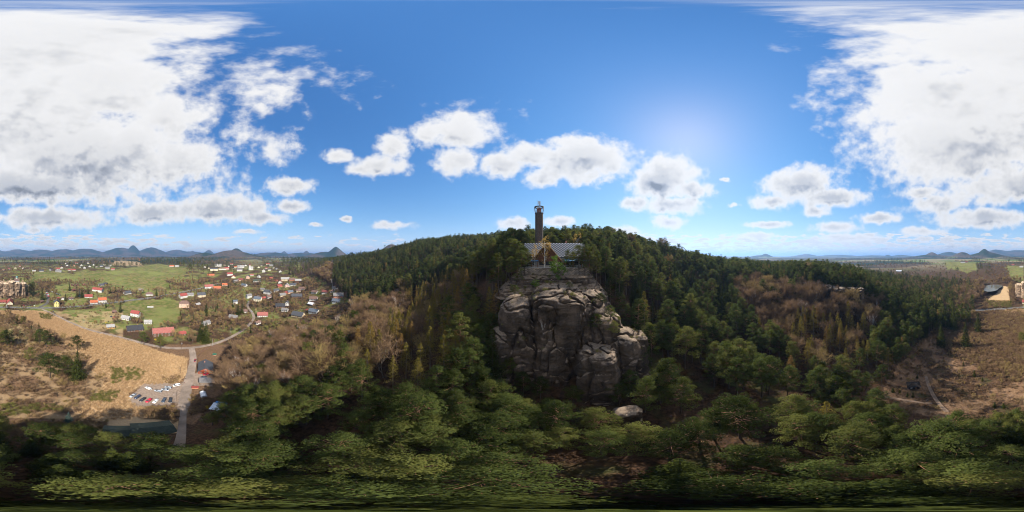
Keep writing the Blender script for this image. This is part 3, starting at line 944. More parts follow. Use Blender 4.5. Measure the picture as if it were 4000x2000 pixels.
def make_pine(seed, Ht=20.0, nclump=34, nb=62, size=0.42, Rm=3.3, lowf=0.42, snag=True):
    g_ = np.random.default_rng(seed); f = Foliage(g_); mb = MB()
    bx, by = g_.normal(0, .5, 2)
    pts = [Vector((bx * (q / 5) ** 2 + g_.normal(0, .12), by * (q / 5) ** 2 + g_.normal(0, .12), Ht * 0.93 * q / 5)) for q in range(6)]
    pts[0] = Vector((0, 0, -0.6))
    limb_tubes(mb, pts, Ht * 0.013 + .02, 0.05, 6)

    def axis(h):
        q = min(max(h / (Ht * .93) * 5, 0), 4.999); i = int(q)
        return pts[i].lerp(pts[i + 1], q - i)
    for k in range(nclump):
        tt = ((k + g_.uniform(0, 1)) / nclump)
        h = Ht * (lowf + (1.0 - lowf) * tt)
        R = Rm * (0.30 + 0.95 * math.sin(math.pi * min(1, (0.22 + 0.78 * tt) ** 0.85)) ** 0.8) * g_.uniform(.35, 1.12)
        if tt > 0.9: R *= 0.5
        an = k * 2.399 + g_.uniform(-.5, .5)
        ax = axis(h - R * .25)
        c = np.array([ax.x + math.cos(an) * R, ax.y + math.sin(an) * R, h + g_.uniform(-.4, .4)])
        limb_tubes(mb, [ax, Vector(c).lerp(ax, .45) + Vector((0, 0, -.15)), Vector(c)], 0.075, 0.03, 3)
        ex = g_.uniform(0.85, 1.5)
        f.blades(c, nb, (ex, ex, ex * .50), size, 0.75, .62, tone=g_.uniform(.25, .85), out=(math.cos(an), math.sin(an), .5))
        if g_.random() < .7:
            f.blades(c + np.array([math.cos(an), math.sin(an), 0]) * -.9 * ex + g_.normal(0, .3, 3), nb // 2, (ex * .8, ex * .8, ex * .4), size, 0.7, .62, tone=g_.uniform(.1, .5))
    if snag:
        for k in range(5):
            h = Ht * g_.uniform(.22, lowf + .1); an = g_.uniform(0, 6.28); L = g_.uniform(.8, 2.4); ax = axis(h)
            limb_tubes(mb, [ax, ax + Vector((math.cos(an) * L, math.sin(an) * L, g_.uniform(-.3, .4)))], 0.05, 0.015, 3)
    return mb, f


def make_spruce(seed, Ht=18.0, Rm=3.2, whorls=22, nb=95, size=.5, low=.04):
    g_ = np.random.default_rng(seed); f = Foliage(g_); mb = MB()
    limb_tubes(mb, [Vector((0, 0, -.5)), Vector((0, 0, Ht * .5)), Vector((0, 0, Ht))], Ht * .014, .03, 6)
    for k in range(whorls):
        tt = k / (whorls - 1); h = Ht * (low + (0.985 - low) * tt)
        R = Rm * (1 - tt) ** 0.85 + .12
        nbr = max(3, int(9 * (1 - tt) + 3))
        for j in range(nbr):
            an = j * 2 * math.pi / nbr + k * .7 + g_.uniform(-.25, .25); rr_ = R * g_.uniform(.72, 1.1)
            n = max(3, int(nb / nbr * (0.35 + (1 - tt))))
            s = g_.uniform(.15, 1, n) ** .7
            tone = g_.uniform(.15, .75)
            for (lo_, hi_) in ((0.2, 0.65), (0.6, 1.0)):
                m_ = (lo_ + hi_) / 2
                f.blades((math.cos(an) * rr_ * m_, math.sin(an) * rr_ * m_, h - rr_ * .30 * m_), max(2, n // 2), (rr_ * .26 + .12, rr_ * .26 + .12, .22 + .05 * rr_), size * (.55 + .5 * (1 - tt)), .6, .5, tone=tone, out=(math.cos(an), math.sin(an), .2))
    return mb, f


def make_larch(seed, Ht=20.0, Rm=3.0, n=170):
    g_ = np.random.default_rng(seed); f = Foliage(g_); mb = MB()
    limb_tubes(mb, [Vector((0, 0, -.5)), Vector((.1, .1, Ht * .5)), Vector((0, 0, Ht))], Ht * .011, .03, 6)
    for k in range(n):
        tt = g_.uniform(0, 1) ** .85; h = Ht * (.22 + .77 * tt)
        R = (Rm * (1 - tt) ** .8 + .2) * g_.uniform(.75, 1.1); an = g_.uniform(0, 6.28)
        d = np.array([math.cos(an), math.sin(an), .12]); p0 = np.array([0, 0, h])
        tone = g_.uniform(.15, .9)
        if k % 3 == 0:
            limb_tubes(mb, [Vector(p0), Vector(p0 + d * R)], .035, .012, 3)
        for s in (.45, .75, 1.0):
            f.blades(p0 + d * R * s, 6, (R * .20 + .1, R * .20 + .1, .22), .30, .3, .4, tone=tone)
    return mb, f


def make_bare(seed, Ht=14.0, spread=0.55, twn=9, tw=0.07, tl=1.5, levels=3, stems=1, r0=None, clump=0.0):
    g_ = np.random.default_rng(seed); f = Foliage(g_); mb = MB()

    def grow(p, d, L, r, lev):
        e = p + d * L
        mid = p.lerp(e, .5) + Vector(g_.normal(0, .05 * L, 3))
        limb_tubes(mb, [p, mid, e], r, r * .6, 5 if lev > 1 else 3)
        if lev <= 1:
            f.twigs(e, d, twn, tl, tw, .55, g_.uniform(.2, .8)); f.twigs(mid, d, twn // 2, tl, tw, .7, g_.uniform(.2, .8))
        if lev == 0:
            return
        nk = 3 if lev > 1 else int(g_.integers(3, 5))
        for k in range(nk):
            an = k * 2 * math.pi / nk + g_.uniform(0, 2)
            side = d.orthogonal().normalized(); side.rotate(Matrix.Rotation(an, 3, d))
            nd = (d + side * g_.uniform(spread * .6, spread * 1.3) + Vector((0, 0, .22))).normalized()
            st = e if k < nk - 1 else mid
            grow(st, nd, L * g_.uniform(.58, .82), r * .58, lev - 1)
        if lev >= 1:
            grow(e, (d + Vector(g_.normal(0, .12, 3)) + Vector((0, 0, .15))).normalized(), L * .72, r * .6, lev - 1)
    for s_ in range(stems):
        an = g_.uniform(0, 6.28)
        base = Vector((math.cos(an) * clump, math.sin(an) * clump, -.4))
        dd = Vector((math.cos(an) * .12 * stems, math.sin(an) * .12 * stems, 1)).normalized()
        grow(base, dd, Ht * .36, (r0 or Ht * .013), levels)
    return mb, f


def make_broad(seed, Ht=11.0, Rm=4.0, n=46, nb=60, size=.4, low=.28):
    g_ = np.random.default_rng(seed); f = Foliage(g_); mb = MB()
    limb_tubes(mb, [Vector((0, 0, -.5)), Vector((.1, 0, Ht * .35)), Vector((0, .1, Ht * .8))], Ht * .02, .05, 6)
    for k in range(n):
        u = g_.normal(size=3); u /= np.linalg.norm(u); rad = g_.uniform(.45, 1.0)
        c = np.array([0, 0, Ht * (low + 1) / 2]) + u * rad * np.array([Rm, Rm, Ht * (1 - low) / 2])
        if k % 2 == 0:
            limb_tubes(mb, [Vector((0, 0, max(Ht * .25, c[2] - Rm))), Vector(c)], .07, .02, 3)
        ex = g_.uniform(.6, 1.1)
        f.blades(c, nb, (ex, ex, ex * .7), size, .4, .7, tone=g_.uniform(.15, .9))
    return mb, f


class Kind:
    def __init__(self, name, gens, leaf, bk):
        self.name = name; self.var = []
        for k, (mb, f) in enumerate(gens):
            self.var.append((mb.mesh(name + '_trunk', bk, True), f.mesh(name + '_crown', leaf)))
        self.leaf, self.bk = leaf, bk
        self._proto = None

    def place(self, loc, s, rz, label, cat, group, sz=None, v=None):
        k = random.randrange(len(self.var)) if v is None else v % len(self.var)
        e_ = bpy.data.objects.new(self.name, None)
        e_.empty_display_size = .5
        e_.location = loc; e_.rotation_euler = (0, 0, rz); e_.scale = (s, s, sz or s)
        COL.objects.link(e_)
        tag(e_, label, cat, group)
        for nm, me in zip(('trunk', 'crown'), self.var[k]):
            o_ = bpy.data.objects.new(nm, me); o_.parent = e_; COL.objects.link(o_)
        return e_

    def proto(self):
        """collection of joined meshes used by the wood masses"""
        if self._proto: return self._proto
        c_ = bpy.data.collections.new(self.name + '_mass')
        for k, (tm, cm) in enumerate(self.var):
            me = joined(self.name + '_mass', tm, cm)
            c_.objects.link(bpy.data.objects.new('%s_mass_%d' % (self.name, k), me))
        self._proto = c_
        return c_


def joined(name, tm, cm):
    bm = bmesh.new(); bm.from_mesh(tm)
    lay = bm.verts.layers.float.get('tone') or bm.verts.layers.float.new('tone')
    n0 = len(bm.faces)
    bm.from_mesh(cm)
    bm.faces.ensure_lookup_table()
    for fc in bm.faces[n0:] if False else list(bm.faces)[n0:]:
        fc.material_index = 1
    me = bpy.data.meshes.new(name); bm.to_mesh(me); bm.free()
    me.materials.append(tm.materials[0]); me.materials.append(cm.materials[0])
    return me


def R_(n, f): return [f(k) for k in range(n)]


K_pine = Kind('pine_tree', R_(7, lambda k: make_pine(100 + k, 20, 44 + 6 * (k % 3), 105, .31, 3.3 + .45 * (k % 3), .34 + .07 * (k % 3))), L_pine, bark_pine)
K_pinef = Kind('pine_tree', R_(6, lambda k: make_pine(200 + k, 20, 18 + 3 * (k % 3), 30, .68, 2.7 + .3 * (k % 3), .30 + .08 * (k % 3), False)), L_pine, bark_pine)
K_spruce = Kind('spruce_tree', R_(4, lambda k: make_spruce(300 + k, 18, 3.2 + .3 * (k % 2), 24, 190)), L_spruce, bark_dark)
K_sprucef = Kind('spruce_tree', R_(2, lambda k: make_spruce(330 + k, 18, 3.0, 12, 34, .95)), L_spruce, bark_dark)
K_blue = Kind('spruce_tree', R_(1, lambda k: make_spruce(350 + k, 16, 3.2, 22, 180)), L_blue, bark_dark)
K_larch = Kind('larch_tree', R_(4, lambda k: make_larch(400 + k)), L_larch, bark)
K_bare = Kind('bare_tree', R_(5, lambda k: make_bare(500 + k, 13 + k % 3, .6, 9, .075, 1.5, 3)), L_twig, bark)
K_baref = Kind('bare_tree', R_(3, lambda k: make_bare(540 + k, 13, .6, 9, .16, 2.0, 2)), L_twig, bark)
K_birch = Kind('birch_tree', R_(4, lambda k: make_bare(560 + k, 17, .38, 8, .055, 1.5, 3, 1, .23)), L_birch, bark_birch)
K_shrub = Kind('bare_shrub', R_(4, lambda k: make_bare(600 + k, 4.2, .7, 8, .07, 1.1, 1, 6, .05, .5)), L_twig, bark)
K_olive = Kind('budding_shrub', R_(3, lambda k: make_broad(640 + k, 3.0, 1.6, 12, 34, .30, .0)), L_olive, bark)
K_gold = Kind('golden_birch', R_(2, lambda k: make_broad(660 + k, 14, 2.3, 40, 30, .28, .30)), L_gold, bark_birch)
K_green = Kind('leafy_tree', R_(2, lambda k: make_broad(680 + k, 12, 4.4, 60, 70, .36, .22)), L_green, bark)
K_yel = Kind('forsythia_bush', R_(1, lambda k: make_broad(690 + k, 2.0, 1.2, 8, 30, .25, .0)), L_yellow, bark)
K_blos = Kind('blossom_tree', R_(1, lambda k: make_broad(695 + k, 6.0, 2.8, 22, 36, .28, .2)), L_blossom, bark)


MASSES = []


def mass(*a_):
    MASSES.append(a_)


def build_mass(name, kind, P_, S_, label):
    """a wood nobody could count: one object, its trees instanced at the points"""
    P_ = np.asarray(P_, float)
    if len(P_) == 0:
        return
    me = bpy.data.meshes.new(name)
    me.vertices.add(len(P_)); me.vertices.foreach_set('co', P_.astype(np.float32).ravel())
    g_ = np.random.default_rng(len(P_))
    for nm, arr, ty in (('sc', S_, 'FLOAT'), ('rz', g_.uniform(0, 6.28, len(P_)), 'FLOAT'), ('pick', g_.integers(0, len(kind.var), len(P_)), 'INT')):
        a_ = me.attributes.new(nm, ty, 'POINT'); a_.data.foreach_set('value', np.asarray(arr, np.float32 if ty == 'FLOAT' else np.int32))
    me.update()
    o_ = obj(name, me)
    tag(o_, label, None, None, 'stuff')
    ng = bpy.data.node_groups.new(name + '_scatter', 'GeometryNodeTree')
    ng.interface.new_socket('Geometry', in_out='INPUT', socket_type='NodeSocketGeometry')
    ng.interface.new_socket('Geometry', in_out='OUTPUT', socket_type='NodeSocketGeometry')
    N = ng.nodes; L = ng.links
    gi = N.new('NodeGroupInput'); go = N.new('NodeGroupOutput')
    ci = N.new('GeometryNodeCollectionInfo'); ci.inputs['Collection'].default_value = kind.proto()
    ci.inputs['Separate Children'].default_value = True; ci.inputs['Reset Children'].default_value = True
    ip = N.new('GeometryNodeInstanceOnPoints'); ip.inputs['Pick Instance'].default_value = True

    def na(nm, ty):
        n_ = N.new('GeometryNodeInputNamedAttribute'); n_.data_type = ty; n_.inputs['Name'].default_value = nm
        return n_.outputs['Attribute']
    cx = N.new('ShaderNodeCombineXYZ'); L.new(na('rz', 'FLOAT'), cx.inputs[2])
    er = N.new('FunctionNodeEulerToRotation'); L.new(cx.outputs[0], er.inputs[0])
    L.new(gi.outputs[0], ip.inputs['Points']); L.new(ci.outputs[0], ip.inputs['Instance'])
    L.new(na('pick', 'INT'), ip.inputs['Instance Index']); L.new(er.outputs[0], ip.inputs['Rotation'])
    L.new(na('sc', 'FLOAT'), ip.inputs['Scale'])
    L.new(ip.outputs[0], go.inputs[0])
    md = o_.modifiers.new('scatter', 'NODES'); md.node_group = ng
    return o_

# ------------------------------------------------------------------ houses
ROOF = {k: mat('roof_' + k, c, .75, .22, 1.2, .35, 6) for k, c in dict(
    red=(0.215, 0.048, 0.038), orange=(0.34, 0.095, 0.040), darkred=(0.14, 0.042, 0.035), grey=(0.15, 0.14, 0.135), dark=(0.055, 0.057, 0.064), black=(0.03, 0.03, 0.034),
    brown=(0.13, 0.078, 0.062), pink=(0.24, 0.082, 0.068), green=(0.040, 0.050, 0.034), blue=(0.085, 0.098, 0.12), white=(0.52, 0.53, 0.56), palegrey=(0.25, 0.24, 0.23)).items()}
WALL = {k: mat('wall_' + k, c, .88, .1, .6) for k, c in dict(
    white=(0.50, 0.485, 0.455), cream=(0.66, 0.59, 0.42), yellow=(0.66, 0.55, 0.22), salmon=(0.52, 0.33, 0.24), wood=(0.11, 0.06, 0.038), brick=(0.40, 0.17, 0.10), pink=(0.60, 0.40, 0.35),
    beige=(0.50, 0.41, 0.27), grey=(0.42, 0.41, 0.39), redwood=(0.25, 0.062, 0.03), golden=(0.38, 0.22, 0.08)).items()}
glass = mat('window_glass', (0.03, 0.035, 0.045), .12, .2, 3, spec=.6)
frame = mat('window_frame', (0.62, 0.60, 0.57), .6, .08, 3)
doorm = mat('door_wood', (0.16, 0.085, 0.045), .7, .2, 3)
brickm = mat('chimney_brick', (0.34, 0.16, 0.11), .9, .2, 3)
concrete = mat('concrete', (0.40, 0.38, 0.35), .9, .15, 1.0)
steel = mat('galvanised_steel', (0.42, 0.43, 0.44), .45, .12, 2, metal=.6)
timber = mat('weathered_timber', (0.20, 0.135, 0.09), .85, .25, 2)
W_frame = MB().box((0, 0, 0), (1.15, .10, 1.45)).mesh('window', frame)
W_pane = MB().box((-.26, -.04, 0), (.44, .08, 1.2)).box((.26, -.04, 0), (.44, .08, 1.2)).mesh('pane', glass)
W_small = MB().box((0, 0, 0), (1.1, .12, 1.3)).mesh('window', glass)
D_mesh = MB().box((0, 0, 1.0), (1.0, .14, 2.0)).mesh('door', doorm)
CH_mesh = MB().box((0, 0, .5), (.6, .6, 1.7)).box((0, 0, 1.38), (.72, .72, .12)).mesh('chimney', brickm)
HOUSEPTS = []


def gable_wall(L, W_, e, rise):
    mb = MB()
    x, y = L / 2, W_ / 2
    z0 = -2.0
    V = [(-x, -y, z0), (x, -y, z0), (x, y, z0), (-x, y, z0), (-x, -y, e), (x, -y, e), (x, y, e), (-x, y, e), (-x, 0, e + rise), (x, 0, e + rise)]
    F = [(0, 1, 5, 4), (2, 3, 7, 6), (1, 2, 6, 9, 5), (3, 0, 4, 8, 7), (4, 5, 9, 8), (6, 7, 8, 9), (0, 3, 2, 1)]
    return mb.add(V, F)


def gable_roof(L, W_, e, rise, ov=.55, th=.22):
    x = L / 2 + ov; y = W_ / 2; k = rise / y
    yo = y + ov; zo = e - ov * k
    t_ = th * math.sqrt(1 + k * k)
    A = [(-yo, zo + .02), (0, e + rise + .02), (yo, zo + .02), (yo, zo + t_), (0, e + rise + t_), (-yo, zo + t_)]
    V = [(-x, a, b) for a, b in A] + [(x, a, b) for a, b in A]
    F = [(5, 4, 1, 0), (4, 3, 2, 1), (6, 7, 10, 11), (7, 8, 9, 10), (4, 5, 11, 10), (3, 4, 10, 9), (0, 1, 7, 6), (1, 2, 8, 7), (0, 6, 11, 5), (2, 3, 9, 8)]
    return MB().add(V, F)


def hip_roof(L, W_, e, rise, ov=.5, th=.2):
    x, y = L / 2 + ov, W_ / 2 + ov
    rx = max(.2, L / 2 - W_ / 2 * .85)
    V = [(-x, -y, e), (x, -y, e), (x, y, e), (-x, y, e), (-x, -y, e + th), (x, -y, e + th), (x, y, e + th), (-x, y, e + th), (-rx, 0, e + rise + th), (rx, 0, e + rise + th)]
    F = [(3, 2, 1, 0), (0, 1, 5, 4), (1, 2, 6, 5), (2, 3, 7, 6), (3, 0, 4, 7), (4, 5, 9, 8), (5, 6, 9), (6, 7, 8, 9), (7, 4, 8)]
    return MB().add(V, F)


def house(px, py, wpx, roof, wall, mode, st, label, name='house', cat='house', depth=None, pitch=.8, wing=None, maxL=30, group=None, chim=True):
    x, y, z, r = hit(px, py)
    az = math.atan2(x, y)
    Lw = min(wpx * .09 * D2R * r, maxL)
    yaw = 0.0
    if mode == 'r':
        W_ = Lw; L = Lw * 1.25; yaw = math.pi / 2
        W_ = min(W_, 12)
    elif mode.startswith('a'):
        yaw = math.radians(float(mode[1:])); dp = depth or .62
        L = Lw / (abs(math.cos(yaw)) + dp * abs(math.sin(yaw))); W_ = min(L * dp, 10.5)
    else:
        L = Lw; W_ = min(L * (depth or .62), 10.5)
    W_ = max(W_, 2.6); L = max(L, 3.0)
    e = 2.7 * st + .3
    rise = W_ / 2 * pitch
    back = (L if mode == 'r' else W_) / 2
    cx, cy = x + math.sin(az) * back, y + math.cos(az) * back
    z = min(z, H(cx, cy) + .8)
    root = empty(name, (cx, cy, z), -az + yaw, label, cat, group)
    HOUSEPTS.append((cx, cy, max(L, W_) / 2 + 2.0))
    if mode == 'h':
        x_, y_ = L / 2, W_ / 2
        MB().box((0, 0, e / 2 - 1), (L, W_, e + 2)).build('wall', WALL[wall], root)
        rf = hip_roof(L, W_, e, rise).build('roof', ROOF[roof], root)
    else:
        gable_wall(L, W_, e, rise).build('wall', WALL[wall], root)
        rf = gable_roof(L, W_, e, rise).build('roof', ROOF[roof], root)
    if chim and st >= 1 and wpx >= 12:
        o_ = bpy.data.objects.new('chimney', CH_mesh); o_.location = (L * .18, .6, e + rise - .5); link(o_, rf)
    big = wpx >= 26
    if wpx >= 13:
        def win(px_, py_, pz_, rz):
            o_ = bpy.data.objects.new('window', W_frame if big else W_small)
            o_.location = (px_, py_, pz_); o_.rotation_euler = (0, 0, rz); link(o_, root)
            if big:
                p_ = bpy.data.objects.new('pane', W_pane); p_.location = (0, -.03, 0); link(p_, o_)
        for s_ in range(int(st)):
            n = max(2, min(6, int(L / 2.6)))
            for k in range(n):
                xx = (k + .5) / n * L - L / 2
                if s_ == 0 and k == n // 2:
                    o_ = bpy.data.objects.new('door', D_mesh); o_.location = (xx, -W_ / 2 - .03, .05); link(o_, root); continue
                win(xx, -W_ / 2 - .03, 1.6 + 2.7 * s_, 0)
            if mode != 't':
                n = max(1, min(3, int(W_ / 2.6)))
                for k in range(n):
                    yy = (k + .5) / n * W_ - W_ / 2
                    sg = -1 if yaw >= 0 else 1
                    if abs(yaw) < .01: sg = 1
                    win(sg * (L / 2 + .03), yy, 1.6 + 2.7 * s_, -math.pi / 2 if sg < 0 else math.pi / 2)
        if mode != 'h' and rise > 2.2 and (mode == 'r' or mode.startswith('a')):
            sg = -1 if yaw >= 0 else 1
            win(sg * (L / 2 + .03), 0, e + rise * .33, -math.pi / 2 if sg < 0 else math.pi / 2)
    return root, L, W_, e, rise


